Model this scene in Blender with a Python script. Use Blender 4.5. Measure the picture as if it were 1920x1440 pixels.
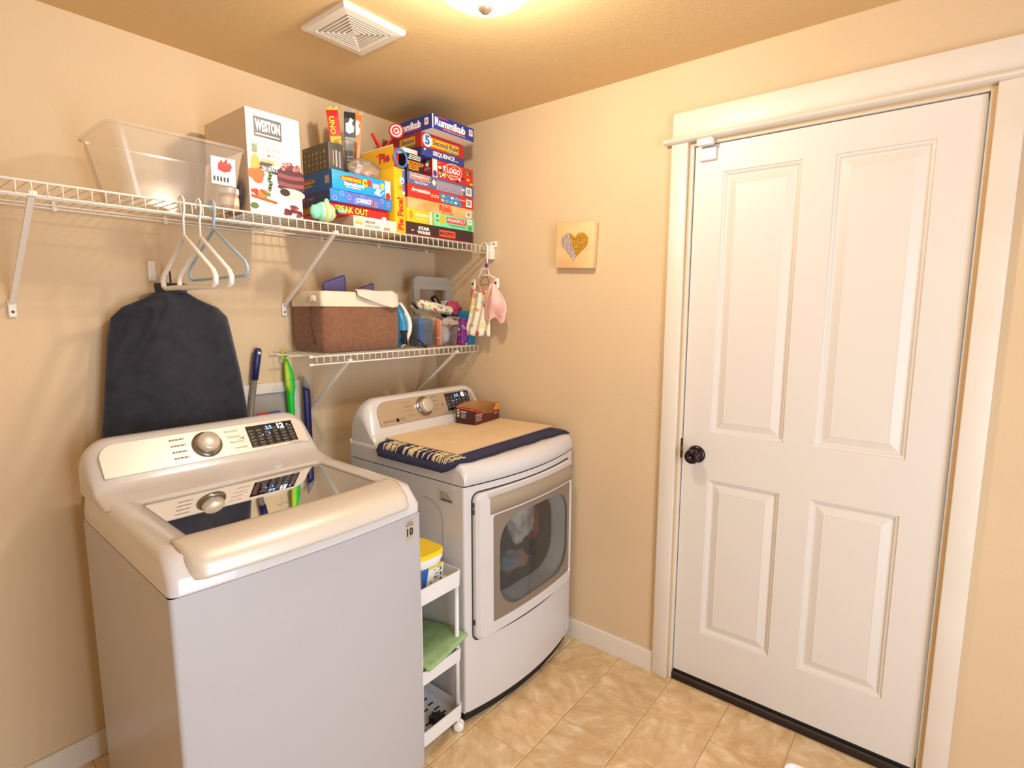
import bpy, bmesh, math, random
from mathutils import Vector, Matrix, noise
random.seed(7)
for o in list(bpy.data.objects): bpy.data.objects.remove(o, do_unlink=True)
SC = bpy.context.scene
COL = SC.collection
PI = math.pi

# ------------------------------------------------------------------ camera
F_PX = 1017.06
CAM = Vector((-2.0613, -2.1839, 1.5329))
YAW, PITCH, ROLL = 0.8955, 0.1331, 0.0018
_f = Vector((math.sin(YAW)*math.cos(PITCH), math.cos(YAW)*math.cos(PITCH), -math.sin(PITCH)))
_r0 = Vector((math.cos(YAW), -math.sin(YAW), 0)); _u0 = _r0.cross(_f)
_r = _r0*math.cos(ROLL)+_u0*math.sin(ROLL); _u = _u0*math.cos(ROLL)-_r0*math.sin(ROLL)
cd = bpy.data.cameras.new('camera'); cam = bpy.data.objects.new('camera', cd); COL.objects.link(cam)
cd.sensor_fit = 'HORIZONTAL'; cd.sensor_width = 36; cd.lens = F_PX/1920*36; cd.clip_start = .02
m3 = Matrix((_r, _u, -_f)).transposed()
cam.matrix_world = Matrix.Translation(CAM) @ m3.to_4x4()
SC.camera = cam
def on(ax, val, x, y):
    """photo pixel (1920x1440) -> the point of its ray on the plane ax = val (a wall, a shelf, a front)"""
    d = _f+_r*((x-960)/F_PX)-_u*((y-720)/F_PX); i = 'xyz'.index(ax)
    return CAM+d*((val-CAM[i])/d[i])

# ------------------------------------------------------------------ world, lights, exposure
W = bpy.data.worlds.new('world'); SC.world = W; W.use_nodes = True
W.node_tree.nodes['Background'].inputs[0].default_value = (.75, .85, 1, 1)
W.node_tree.nodes['Background'].inputs[1].default_value = .35
SC.view_settings.view_transform = 'Standard'; SC.view_settings.look = 'None'
SC.view_settings.gamma = 1; SC.view_settings.use_curve_mapping = False
SC.view_settings.exposure = 0.04
def area(name, loc, rot, sx, sy, power, color):
    l = bpy.data.lights.new(name, 'AREA'); l.shape = 'RECTANGLE'; l.size = sx; l.size_y = sy
    l.energy = power; l.color = color
    o = bpy.data.objects.new(name, l); COL.objects.link(o); o.location = loc; o.rotation_euler = rot
    return o
# daylight entering through the open doorway in the wall behind the camera
area('doorway_daylight', (-1.55, -3.42, 1.1), (PI/2, 0, 0), .95, 2.0, 58, (.68, .82, 1))
DOME_E, BULB_W, BULB_C = 12.0, 59.0, (1, .91, .77)

# ------------------------------------------------------------------ materials
def lin(c): c /= 255; return c/12.92 if c <= .04045 else ((c+.055)/1.055)**2.4
def rgb(h): h = h.lstrip('#'); return tuple(lin(int(h[i:i+2], 16)) for i in (0, 2, 4))+(1,)
MATS = {}
def M(name, hexc, rough=.5, metal=0, spec=.5, noise_=None, bump=None, emit=0, coat=0, trans=0, objvar=0, sheen=0):
    """noise_=(hex2, scale, contrast), bump=(scale, strength, distance)"""
    if name in MATS: return MATS[name]
    m = bpy.data.materials.new(name); m.use_nodes = True; nt = m.node_tree; N = nt.nodes; L = nt.links
    b = N['Principled BSDF']
    b.inputs['Base Color'].default_value = rgb(hexc); b.inputs['Roughness'].default_value = rough
    b.inputs['Metallic'].default_value = metal; b.inputs['Specular IOR Level'].default_value = spec
    b.inputs['Coat Weight'].default_value = coat; b.inputs['Transmission Weight'].default_value = trans
    if sheen: b.inputs['Sheen Weight'].default_value = sheen
    tc = N.new('ShaderNodeTexCoord')
    col = None
    if noise_:
        n = N.new('ShaderNodeTexNoise'); n.inputs['Scale'].default_value = noise_[1]; n.inputs['Detail'].default_value = 5
        L.new(tc.outputs['Object'], n.inputs['Vector'])
        r = N.new('ShaderNodeValToRGB'); k = noise_[2]
        r.color_ramp.elements[0].position = .5-k; r.color_ramp.elements[1].position = .5+k
        r.color_ramp.elements[0].color = rgb(hexc); r.color_ramp.elements[1].color = rgb(noise_[0])
        L.new(n.outputs['Fac'], r.inputs['Fac']); col = r.outputs['Color']
    if objvar:
        oi = N.new('ShaderNodeObjectInfo'); hs = N.new('ShaderNodeHueSaturation')
        mp = N.new('ShaderNodeMapRange'); mp.inputs['To Min'].default_value = 1-objvar; mp.inputs['To Max'].default_value = 1+objvar
        L.new(oi.outputs['Random'], mp.inputs['Value']); L.new(mp.outputs['Result'], hs.inputs['Value'])
        if col: L.new(col, hs.inputs['Color'])
        else: hs.inputs['Color'].default_value = rgb(hexc)
        col = hs.outputs['Color']
    if col: L.new(col, b.inputs['Base Color'])
    if bump:
        n2 = N.new('ShaderNodeTexNoise'); n2.inputs['Scale'].default_value = bump[0]; n2.inputs['Detail'].default_value = 3
        L.new(tc.outputs['Object'], n2.inputs['Vector'])
        bp = N.new('ShaderNodeBump'); bp.inputs['Strength'].default_value = bump[1]; bp.inputs['Distance'].default_value = bump[2]
        L.new(n2.outputs['Fac'], bp.inputs['Height']); L.new(bp.outputs['Normal'], b.inputs['Normal'])
    if emit:
        b.inputs['Emission Color'].default_value = rgb(hexc); b.inputs['Emission Strength'].default_value = emit
    MATS[name] = m; return m
def pane(name, hexc, amount, rough=.03, refl=.5):
    """clear sheet: tinted see-through plus a mirror reflection that grows at grazing angles"""
    if name in MATS: return MATS[name]
    m = bpy.data.materials.new(name); m.use_nodes = True; nt = m.node_tree; N = nt.nodes; L = nt.links
    N.remove(N['Principled BSDF']); out = N['Material Output']
    t = N.new('ShaderNodeBsdfTransparent'); t.inputs[0].default_value = rgb(hexc)
    g = N.new('ShaderNodeBsdfGlossy'); g.inputs['Roughness'].default_value = rough; g.inputs[0].default_value = (1, 1, 1, 1)
    d = N.new('ShaderNodeBsdfDiffuse'); d.inputs[0].default_value = rgb(hexc)
    f = N.new('ShaderNodeFresnel'); f.inputs[0].default_value = 1.5
    mu = N.new('ShaderNodeMath'); mu.operation = 'MULTIPLY'; mu.inputs[1].default_value = refl; L.new(f.outputs[0], mu.inputs[0])
    a = N.new('ShaderNodeMixShader'); a.inputs[0].default_value = amount; L.new(t.outputs[0], a.inputs[1]); L.new(d.outputs[0], a.inputs[2])
    b = N.new('ShaderNodeMixShader'); L.new(mu.outputs[0], b.inputs[0]); L.new(a.outputs[0], b.inputs[1]); L.new(g.outputs[0], b.inputs[2])
    L.new(b.outputs[0], out.inputs[0]); MATS[name] = m; return m
def spots(name, base, cols, scale, rough=.7, metal=0, ramp=None):
    """cell pattern: each random cell takes one of the colours (floral prints, glitter)"""
    if name in MATS: return MATS[name]
    m = bpy.data.materials.new(name); m.use_nodes = True; nt = m.node_tree; N = nt.nodes; L = nt.links
    b = N['Principled BSDF']; b.inputs['Roughness'].default_value = rough; b.inputs['Metallic'].default_value = metal
    tc = N.new('ShaderNodeTexCoord'); v = N.new('ShaderNodeTexVoronoi'); v.inputs['Scale'].default_value = scale
    L.new(tc.outputs['Object'], v.inputs['Vector'])
    sp = N.new('ShaderNodeSeparateColor'); L.new(v.outputs['Color'], sp.inputs[0])
    r = N.new('ShaderNodeValToRGB'); r.color_ramp.interpolation = 'CONSTANT'; e = r.color_ramp.elements
    allc = cols
    while len(e) < len(allc): e.new(.5)
    for i, c in enumerate(allc): e[i].position = i/len(allc); e[i].color = rgb(c)
    L.new(sp.outputs[0], r.inputs['Fac'])
    if base:
        gt = N.new('ShaderNodeMath'); gt.operation = 'GREATER_THAN'; gt.inputs[1].default_value = ramp or .45
        L.new(v.outputs['Distance'], gt.inputs[0])
        mx = N.new('ShaderNodeMix'); mx.data_type = 'RGBA'; mx.inputs['B'].default_value = rgb(base)
        L.new(gt.outputs[0], mx.inputs['Factor']); L.new(r.outputs[0], mx.inputs['A']); L.new(mx.outputs['Result'], b.inputs['Base Color'])
    else: L.new(r.outputs[0], b.inputs['Base Color'])
    MATS[name] = m; return m
def weave(name, c1, c2, scale, rough=.9):
    if name in MATS: return MATS[name]
    m = M(name, c1, rough, noise_=(c2, 60, .25), sheen=.2); nt = m.node_tree; N = nt.nodes; L = nt.links
    tc = N.new('ShaderNodeTexCoord'); a = N.new('ShaderNodeTexWave'); a.inputs['Scale'].default_value = scale; a.bands_direction = 'X'
    b = N.new('ShaderNodeTexWave'); b.inputs['Scale'].default_value = scale; b.bands_direction = 'Z'
    for w in (a, b): w.inputs['Distortion'].default_value = 2; L.new(tc.outputs['Object'], w.inputs['Vector'])
    mu = N.new('ShaderNodeMath'); mu.operation = 'ADD'; L.new(a.outputs['Fac'], mu.inputs[0]); L.new(b.outputs['Fac'], mu.inputs[1])
    bp = N.new('ShaderNodeBump'); bp.inputs['Strength'].default_value = .5; bp.inputs['Distance'].default_value = .002
    L.new(mu.outputs[0], bp.inputs['Height']); L.new(bp.outputs['Normal'], N['Principled BSDF'].inputs['Normal']); return m

# ------------------------------------------------------------------ mesh helpers
ORG = {}
class G:
    def __init__(s): s.v = []; s.f = []; s.m = []; s.s = []
    def add(s, vs, fs, mi=0, sm=False):
        o = len(s.v); s.v += [tuple(p) for p in vs]
        for f in fs: s.f.append(tuple(i+o for i in f)); s.m.append(mi); s.s.append(sm)
        return s
    def box(s, x0, y0, z0, x1, y1, z1, bev=0, seg=2, mi=0, xf=None):
        bm = bmesh.new(); bmesh.ops.create_cube(bm, size=1)
        sx, sy, sz = abs(x1-x0), abs(y1-y0), abs(z1-z0)
        for v in bm.verts: v.co = Vector(((x0+x1)/2+v.co.x*sx, (y0+y1)/2+v.co.y*sy, (z0+z1)/2+v.co.z*sz))
        if bev: bmesh.ops.bevel(bm, geom=list(bm.edges), offset=min(bev, sx*.49, sy*.49, sz*.49), segments=seg, affect='EDGES', profile=.5)
        bm.verts.index_update()
        vs = [(xf @ v.co if xf else v.co.copy()) for v in bm.verts]
        s.add(vs, [[v.index for v in f.verts] for f in bm.faces], mi, bool(bev) and seg > 1); bm.free(); return s
    def tube(s, pts, r, seg=8, closed=False, mi=0, caps=True, flat=None):
        pts = [Vector(p) for p in pts]; n = len(pts); rr = r if isinstance(r, (list, tuple)) else [r]*n
        vs = []; up = None
        for i, p in enumerate(pts):
            if closed: t = (pts[(i+1) % n]-pts[i-1])
            else: t = pts[min(i+1, n-1)]-pts[max(i-1, 0)]
            t.normalize()
            if up is None:
                a = Vector((0, 0, 1)) if abs(t.z) < .9 else Vector((1, 0, 0)); up = (a-t*a.dot(t)).normalized()
            else:
                up = (up-t*up.dot(t)).normalized()
            sd = t.cross(up)
            for k in range(seg):
                an = 2*PI*k/seg+PI/seg
                vs.append(p+(up*math.cos(an)*(flat or 1)+sd*math.sin(an))*rr[i])
        fs = []
        for i in range(n if closed else n-1):
            j = (i+1) % n
            for k in range(seg): fs.append((i*seg+k, i*seg+(k+1) % seg, j*seg+(k+1) % seg, j*seg+k))
        if caps and not closed: fs += [tuple(range(seg))[::-1], tuple(range((n-1)*seg, n*seg))]
        return s.add(vs, fs, mi, True)
    def lathe(s, prof, o=(0, 0, 0), axis='z', seg=24, mi=0, sm=True, caps=True):
        o = Vector(o); vs = []
        ax = axis if isinstance(axis, Vector) else {'z': Vector((0, 0, 1)), 'x': Vector((1, 0, 0)), 'y': Vector((0, 1, 0))}[axis]
        ax = ax.normalized(); a = ax.orthogonal().normalized(); b = ax.cross(a)
        for r, z in prof:
            for k in range(seg):
                t = 2*PI*k/seg; vs.append(o+ax*z+(a*math.cos(t)+b*math.sin(t))*max(r, 1e-5))
        fs = []
        for i in range(len(prof)-1):
            for k in range(seg): fs.append((i*seg+k, i*seg+(k+1) % seg, (i+1)*seg+(k+1) % seg, (i+1)*seg+k))
        if caps: fs += [tuple(range(seg))[::-1], tuple(range((len(prof)-1)*seg, len(prof)*seg))]
        return s.add(vs, fs, mi, sm)
    def prism(s, pts, plane, c0, c1, mi=0, sm=False):
        def P(p, c): return {'xz': (p[0], c, p[1]), 'xy': (p[0], p[1], c), 'yz': (c, p[0], p[1])}[plane]
        n = len(pts); vs = [P(p, c0) for p in pts]+[P(p, c1) for p in pts]
        s.add(vs, [tuple(range(n))[::-1], tuple(range(n, 2*n))], mi)
        s.add(vs, [(i, (i+1) % n, n+(i+1) % n, n+i) for i in range(n)], mi, sm); return s
    def grid(s, fn, nu, nv, mi=0, sm=True, wrapu=False):
        vs = [fn(i/(nu if wrapu else nu-1), j/(nv-1)) for j in range(nv) for i in range(nu)]
        fs = []
        for j in range(nv-1):
            for i in range(nu if wrapu else nu-1):
                k = (i+1) % nu; fs.append((j*nu+i, j*nu+k, (j+1)*nu+k, (j+1)*nu+i))
        return s.add(vs, fs, mi, sm)
    def loops(s, loops, mi=0, sm=True, cap0=False, cap1=False):
        n = len(loops[0]); vs = [p for l in loops for p in l]; fs = []
        for i in range(len(loops)-1):
            for k in range(n): fs.append((i*n+k, i*n+(k+1) % n, (i+1)*n+(k+1) % n, (i+1)*n+k))
        if cap0: fs.append(tuple(range(n))[::-1])
        if cap1: fs.append(tuple(range((len(loops)-1)*n, len(loops)*n)))
        return s.add(vs, fs, mi, sm)
    def ball(s, c, rx, ry, rz, seg=16, rings=10, mi=0, fn=None):
        vs = []; 
        for j in range(rings+1):
            ph = PI*j/rings
            for k in range(seg):
                t = 2*PI*k/seg; d = Vector((math.sin(ph)*math.cos(t), math.sin(ph)*math.sin(t), math.cos(ph)))
                q = fn(d) if fn else 1
                vs.append((c[0]+d.x*rx*q, c[1]+d.y*ry*q, c[2]+d.z*rz*q))
        fs = [(j*seg+k, j*seg+(k+1) % seg, (j+1)*seg+(k+1) % seg, (j+1)*seg+k) for j in range(rings) for k in range(seg)]
        return s.add(vs, fs, mi, True)
    def build(s, name, mats, parent=None, org=None, rotz=0, solid=0, subsurf=0):
        if not isinstance(mats, (list, tuple)): mats = [mats]
        o0 = Vector(ORG[parent]) if parent is not None else Vector(org or (0, 0, 0))
        me = bpy.data.meshes.new(name)
        me.from_pydata([tuple(Vector(p)-o0) for p in s.v], [], s.f)
        for m in mats: me.materials.append(m)
        me.polygons.foreach_set('material_index', s.m); me.polygons.foreach_set('use_smooth', s.s)
        bm = bmesh.new(); bm.from_mesh(me); bmesh.ops.remove_doubles(bm, verts=bm.verts, dist=1e-5)
        bmesh.ops.recalc_face_normals(bm, faces=bm.faces); bm.to_mesh(me); bm.free(); me.update()
        o = bpy.data.objects.new(name, me); COL.objects.link(o)
        if parent is not None: o.parent = parent
        else: o.location = o0
        if rotz: o.rotation_euler[2] = rotz
        ORG[o] = tuple(o0)
        if solid:
            md = o.modifiers.new('thickness', 'SOLIDIFY'); md.thickness = solid; md.offset = 0
        if subsurf:
            md = o.modifiers.new('smooth', 'SUBSURF'); md.levels = subsurf; md.render_levels = subsurf
        return o
def tag(o, label, cat, group=None):
    o['label'] = label; o['category'] = cat
    if group: o['group'] = group
    return o
def struct(o): o['kind'] = 'structure'; return o
def thing(name, label, cat, loc, rotz=0, group=None, local=False):
    o = bpy.data.objects.new(name, None); COL.objects.link(o); o.location = loc; o.rotation_euler = (0, 0, rotz)
    o.empty_display_size = .05
    ORG[o] = (0, 0, 0) if local else tuple(loc)
    return tag(o, label, cat, group)
def rr(x0, y0, x1, y1, r, n=6, k=6):
    """rounded rectangle outline, k extra points along each straight side"""
    pts = []
    cs = [((x1-r, y0+r), -PI/2), ((x1-r, y1-r), 0), ((x0+r, y1-r), PI/2), ((x0+r, y0+r), PI)]
    for i, ((cx, cy), a0) in enumerate(cs):
        arc = [(cx+r*math.cos(a0+PI/2*j/n), cy+r*math.sin(a0+PI/2*j/n)) for j in range(n+1)]
        pts += arc
        nx = cs[(i+1) % 4]; q = (nx[0][0]+r*math.cos(nx[1]), nx[0][1]+r*math.sin(nx[1])); p = arc[-1]
        pts += [(p[0]+(q[0]-p[0])*t/(k+1), p[1]+(q[1]-p[1])*t/(k+1)) for t in range(1, k+1)]
    return pts
def nz(*p): return noise.noise(Vector(p))

# ---- print on flat faces: coloured fields and lettering laid on a box
def fpt(face, D, u, v, e):
    w, d, h = D
    return {'front': (u, -e, v), 'left': (-e, d-u, v), 'right': (w+e, u, v), 'top': (u, v, h+e)}[face]
def field(root, face, D, u0, v0, u1, v1, mat, e=.0006, name='printed_panel'):
    g = G(); g.add([fpt(face, D, *p, e) for p in ((u0, v0), (u1, v0), (u1, v1), (u0, v1))], [(0, 1, 2, 3)])
    return g.build(name, mat, root)
def blob(root, face, D, cu, cv, ru, rv, mat, e=.0008, name='printed_shape', n=20, a0=0, a1=2*PI, fn=None):
    g = G(); g.add([fpt(face, D, cu+ru*math.cos(a0+(a1-a0)*i/n)*(fn(i/n) if fn else 1), cv+rv*math.sin(a0+(a1-a0)*i/n)*(fn(i/n) if fn else 1), e) for i in range(n)], [tuple(range(n))])
    return g.build(name, mat, root)
def textmesh(body, bold=.012, shear=0, spacing=1.0, align='CENTER'):
    c = bpy.data.curves.new('t', 'FONT'); c.body = body; c.resolution_u = 2; c.offset = bold; c.shear = shear
    c.space_character = spacing; c.align_x = align
    o = bpy.data.objects.new('t', c); me = bpy.data.meshes.new_from_object(o)
    vs = [v.co.copy() for v in me.vertices]; fs = [tuple(p.vertices) for p in me.polygons]
    bpy.data.objects.remove(o); bpy.data.curves.remove(c); bpy.data.meshes.remove(me)
    return vs, fs
def letters(root, face, D, body, u0, v0, u1, v1, mat, e=.0012, bold=.012, rot=0, shear=0, name='lettering', mapper=None):
    vs, fs = textmesh(body, bold, shear)
    if not vs: return None
    xs = [v.x for v in vs]; ys = [v.y for v in vs]; ax, bx, ay, by = min(xs), max(xs), min(ys), max(ys)
    out = []
    for v in vs:
        a = (v.x-ax)/(bx-ax); b = (v.y-ay)/(by-ay)
        if rot == 90: a, b = 1-b, a
        elif rot == 180: a, b = 1-a, 1-b
        elif rot == 270: a, b = b, 1-a
        u = u0+(u1-u0)*a; w = v0+(v1-v0)*b
        out.append(mapper(u, w, e) if mapper else fpt(face, D, u, w, e))
    return G().add(out, fs).build(name, mat, root)

def lines(root, face, D, u0, v0, u1, v1, mat, n=2, e=.0011, mapper=None):
    """print too small to read: short bars"""
    h = (v1-v0)/(2*n-1); g = G(); rnd = random.Random(int(u0*1e5)+n)
    for i in range(n):
        u = u0; b = v0+i*2*h
        while u < u1-1e-5:
            w = min((u1-u0)*rnd.uniform(.12, .34), u1-u)
            g.add([(mapper(*p, e) if mapper else fpt(face, D, *p, e)) for p in ((u, b), (u+w*.86, b), (u+w*.86, b+h), (u, b+h))], [(0, 1, 2, 3)]); u += w
    return g.build('small_print', mat, root)

# ------------------------------------------------------------------ the room
H = 2.44
XL, YF = -2.75, -3.45            # left wall, wall behind the camera
wallM = M('wall_paint', '#d9be98', .75, spec=.3, bump=(110, .28, .003), noise_=('#d5b993', 3, .3))
ceilM = M('ceiling_paint', '#d6b582', .8, spec=.3, bump=(110, .28, .003))
trimM = M('trim_paint', '#e6dccd', .42, noise_=('#dfd2c0', 5, .3))
doorM = M('door_paint', '#dfd6cb', .42, bump=(160, .08, .001))
groutM = M('tile_joint', '#cdab7c', .6)
g = G(); g.box(XL, YF, -.03, .06, .02, -.0025); floor = struct(g.build('floor', groutM))
# stone-look tiles, one object each, joints recessed
TS = .2362; TX, TY = -.234, -1.16
def stone(name):
    m = M(name, '#d2a96f', .42, spec=.45); nt = m.node_tree; N = nt.nodes; L = nt.links; b = N['Principled BSDF']
    oi = N.new('ShaderNodeObjectInfo'); tc = N.new('ShaderNodeTexCoord')
    ad = N.new('ShaderNodeVectorMath'); ad.operation = 'MULTIPLY_ADD'
    cx = N.new('ShaderNodeCombineXYZ'); mu = N.new('ShaderNodeMath'); mu.operation = 'MULTIPLY'; mu.inputs[1].default_value = 37
    L.new(oi.outputs['Random'], mu.inputs[0]); L.new(mu.outputs[0], cx.inputs[0]); L.new(mu.outputs[0], cx.inputs[2])
    ro = N.new('ShaderNodeVectorRotate'); ro.rotation_type = 'Z_AXIS'; an = N.new('ShaderNodeMath'); an.operation = 'MULTIPLY'; an.inputs[1].default_value = 6.3
    L.new(oi.outputs['Random'], an.inputs[0]); L.new(an.outputs[0], ro.inputs['Angle']); L.new(tc.outputs['Object'], ro.inputs['Vector'])
    ad.inputs[1].default_value = (7, 12, 7); L.new(ro.outputs[0], ad.inputs[0]); L.new(cx.outputs[0], ad.inputs[2])
    n = N.new('ShaderNodeTexNoise'); n.inputs['Scale'].default_value = 1.6; n.inputs['Detail'].default_value = 9
    n.inputs['Roughness'].default_value = .62; n.inputs['Distortion'].default_value = .45
    L.new(ad.outputs[0], n.inputs['Vector'])
    r = N.new('ShaderNodeValToRGB'); e = r.color_ramp.elements
    e[0].position = .34; e[0].color = rgb('#d2ac78'); e[1].position = .68; e[1].color = rgb('#f2dfbd')
    k = e.new(.5); k.color = rgb('#e0bf90'); k = e.new(.58); k.color = rgb('#e8cb9e')
    L.new(n.outputs['Fac'], r.inputs['Fac'])
    hs = N.new('ShaderNodeHueSaturation'); mp = N.new('ShaderNodeMapRange'); mp.inputs['To Min'].default_value = .9; mp.inputs['To Max'].default_value = 1.07
    L.new(oi.outputs['Random'], mp.inputs['Value']); L.new(mp.outputs['Result'], hs.inputs['Value']); L.new(r.outputs[0], hs.inputs['Color'])
    L.new(hs.outputs[0], b.inputs['Base Color']); return m
tileM = stone('stone_tile')
tile0 = None
for i in range(-1, 11):
    for j in range(-5, 10):
        x = TX-(i-.5)*TS; y = TY-(j-.5)*TS
        # the tile between lattice lines; skip those outside the room
        cx_, cy_ = x-TS, y-TS
        cx_, cy_ = TX-(i+.5)*TS, TY-(j+.5)*TS
        if cx_ > .05 or cy_ > 0 or cy_ < YF: continue
        if tile0 is None:
            h = TS/2-.0018; gg = G(); gg.box(-h, -h, -.012, h, h, 0, .0022, 1); tile0 = gg.build('tile', tileM); o = tile0
        else:
            o = tile0.copy(); COL.objects.link(o)
        o.location = (cx_, cy_, 0); o.parent = floor
DY0, DY1, DZ = -1.385, -2.225, 2.142   # door opening in the right wall
struct(G().box(XL-.1, 0, -.03, .1, .1, H).build('wall_back', wallM))
g = G(); g.box(0, DY0, -.03, .1, 0, H); g.box(0, YF, -.03, .1, DY1, H); g.box(0, DY1, DZ, .1, DY0, H); struct(g.build('wall_right', wallM))
struct(G().box(XL-.1, YF, -.03, XL, 0, H).build('wall_left', wallM))
g = G(); g.box(XL-.1, YF-.1, -.03, -2.05, YF, H); g.box(-1.05, YF-.1, -.03, .1, YF, H); g.box(-2.05, YF-.1, 2.12, -1.05, YF, H)
struct(g.build('wall_front', wallM))
struct(G().box(XL-.1, YF-.1, H, .1, .1, H+.06).build('ceiling', ceilM))
g = G()
g.prism([(0, 0), (-.013, 0), (-.013, .086), (-.010, .091), (0, .091)], 'xz', -1.313, -.0005); struct(g.build('baseboard_right', trimM))
g = G(); g.prism([(0, 0), (-.013, 0), (-.013, .086), (-.010, .091), (0, .091)], 'xz', YF+.0005, -2.3); struct(g.build('baseboard_right_far', trimM))
g = G(); g.box(XL+.001, -.013, 0, -.014, 0, .09, .002, 1); struct(g.build('baseboard_back', trimM))
# door casing
cas = struct(G().box(-.018, -1.376, 0, 0, -1.313, 2.155, .003, 2).build('trim_1', trimM))
G().box(-.018, -2.297, 0, 0, -2.234, 2.155, .003, 2).build('casing_leg', trimM, cas)
G().box(-.020, -2.297, 2.172, 0, -1.316, 2.262, .003, 2).build('casing_head', trimM, cas)
g = G(); g.prism([(0, 2.153), (-.026, 2.153), (-.036, 2.157), (-.040, 2.163), (-.036, 2.169), (-.026, 2.173), (0, 2.173)], 'xz', -2.325, -1.288); g.build('casing_fillet', trimM, cas)
G().box(0.0005, -1.392, 0, .0995, -1.3765, 2.142, .001, 1).build('jamb', trimM, cas)
G().box(0.0005, -2.2335, 0, .0995, -2.22, 2.142, .001, 1).build('jamb', trimM, cas)
G().box(0.0005, -2.22, 2.139, .0995, -1.392, 2.1525, .001, 1).build('jamb_head', trimM, cas)
strikeM = M('dark_bronze', '#2b2320', .35, metal=.8)
G().box(-.0005, -1.3935, .955, .014, -1.3915, 1.035, .0008, 1).build('strike_plate', strikeM, cas)
G().box(.002, -1.3945, .985, .010, -1.393, 1.003).build('latch', M('brass', '#b08a4a', .3, metal=1), cas)
thr = struct(G().prism([(.006, 0), (.006, .024), (.012, .030), (.045, .030), (.05, .026), (.1, .026), (.1, 0)], 'xz', -2.2195, -1.3925).build('trim_2', M('threshold_metal', '#3b322f', .38, metal=.6)))
# door with four raised and fielded panels
dy0, dy1, dz0, dz1, dx = -1.396, -2.2165, .044, 2.136, .014
ya, yb_ = -1.500, -1.757; wid = -ya+yb_   # first panel column
cols = [(-1.757, -1.500), (-2.112, -1.855)]
rows = [(.243, .885), (1.070, 2.036)]
g = G()
ys = [dy1, cols[1][0], cols[1][1], cols[0][0], cols[0][1], dy0]; zs = [dz0, rows[0][0], rows[0][1], rows[1][0], rows[1][1], dz1]
for a in range(5):
    for b in range(5):
        if a in (1, 3) and b in (1, 3): continue
        g.add([(dx, ys[a], zs[b]), (dx, ys[a+1], zs[b]), (dx, ys[a+1], zs[b+1]), (dx, ys[a], zs[b+1])], [(0, 1, 2, 3)])
g.add([(dx, dy1, dz0), (dx, dy0, dz0), (dx, dy0, dz1), (dx, dy1, dz1), (dx+.04, dy1, dz0), (dx+.04, dy0, dz0), (dx+.04, dy0, dz1), (dx+.04, dy1, dz1)],
      [(4, 5, 6, 7), (0, 1, 5, 4), (1, 2, 6, 5), (2, 3, 7, 6), (3, 0, 4, 7)])
door = struct(g.build('door_1', doorM))
for (y0, y1) in cols:
    for (z0, z1) in rows:
        g = G(); prof = [(0, 0), (.002, .004), (.009, .006), (.014, .0125), (.020, .013), (.046, .004), (.050, .0045)]
        lp = []
        for ins, dep in prof:
            lp.append([(dx+dep, y0+ins, z0+ins), (dx+dep, y1-ins, z0+ins), (dx+dep, y1-ins, z1-ins), (dx+dep, y0+ins, z1-ins)])
        g.loops(lp, sm=False, cap1=True); g.build('panel', doorM, door)
knobM = M('oil_rubbed_bronze', '#3a3036', .22, metal=.9)
ky, kz = -1.452, .978
kn = G().lathe([(.0345, 0), (.0345, .003), (.031, .009), (.020, .011), (.014, .013), (.0125, .030), (.017, .033), (.026, .040), (.0285, .050), (.0265, .060), (.021, .065), (.010, .0665), (.0095, .0645), (.0, .0645)], (dx, ky, kz), Vector((-1, 0, 0)), 28).build('knob', knobM, door)
G().lathe([(.004, 0), (.004, .003), (.002, .0035)], (dx-.0645, ky, kz), Vector((-1, 0, 0)), 12).build('keyhole', M('worn_brass', '#a08a6a', .3, metal=1), kn)
G().box(dx+.002, dy1+.003, .0315, dx+.036, dy0-.003, dz0).build('gap_shade', M('gap_shade_black', '#0c0b0b', .7), door)  # black strip filling the gap under the door, its darkness painted in
sn = thing('door_sensor', 'small white plastic contact sensor on the top corner of the door', 'sensor', (dx, -1.44, 2.075))
sensM = M('white_plastic', '#f1ebe2', .4)
G().box(dx-.016, -1.474, 2.082, dx-.0005, -1.412, 2.124, .004, 3).build('magnet', sensM, sn)
G().box(-.030, -1.470, 2.130, -.004, -1.412, 2.1525, .004, 3).build('contact', sensM, sn)

# ------------------------------------------------------------------ ceiling light and vent
_q = on('z', H-.146, 910, 22); lx, ly = _q.x, _q.y
lt = thing('ceiling_light', 'round frosted glass dome lamp lit on the ceiling', 'lamp', (lx, ly, H))
dome = bpy.data.materials.new('lit_frosted_glass'); dome.use_nodes = True
_N = dome.node_tree.nodes; _L = dome.node_tree.links; _N.remove(_N['Principled BSDF'])
_t = _N.new('ShaderNodeBsdfTransparent'); _e = _N.new('ShaderNodeEmission'); _e.inputs[0].default_value = rgb('#fff0da'); _e.inputs[1].default_value = DOME_E
_m = _N.new('ShaderNodeMixShader'); _m.inputs[0].default_value = .5; _L.new(_t.outputs[0], _m.inputs[1]); _L.new(_e.outputs[0], _m.inputs[2]); _L.new(_m.outputs[0], _N['Material Output'].inputs[0])
bulb = bpy.data.lights.new('bulb', 'POINT'); bulb.energy = BULB_W; bulb.color = BULB_C; bulb.shadow_soft_size = .035
bo_ = bpy.data.objects.new('bulb', bulb); COL.objects.link(bo_); bo_.location = (0, 0, -.075); bo_.parent = lt
prof = [(.158*math.cos(a), -.02-.115*math.sin(a)) for a in [PI/2*i/12 for i in range(13)]]
G().lathe(prof, (lx, ly, H), 'z', 48, caps=False).build('glass_dome', dome, lt)
G().lathe([(.164, 0), (.166, -.012), (.162, -.022), (.154, -.022)], (lx, ly, H-.0005), 'z', 48).build('rim', M('brushed_nickel', '#cfc4b4', .35, metal=.8), lt)
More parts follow.
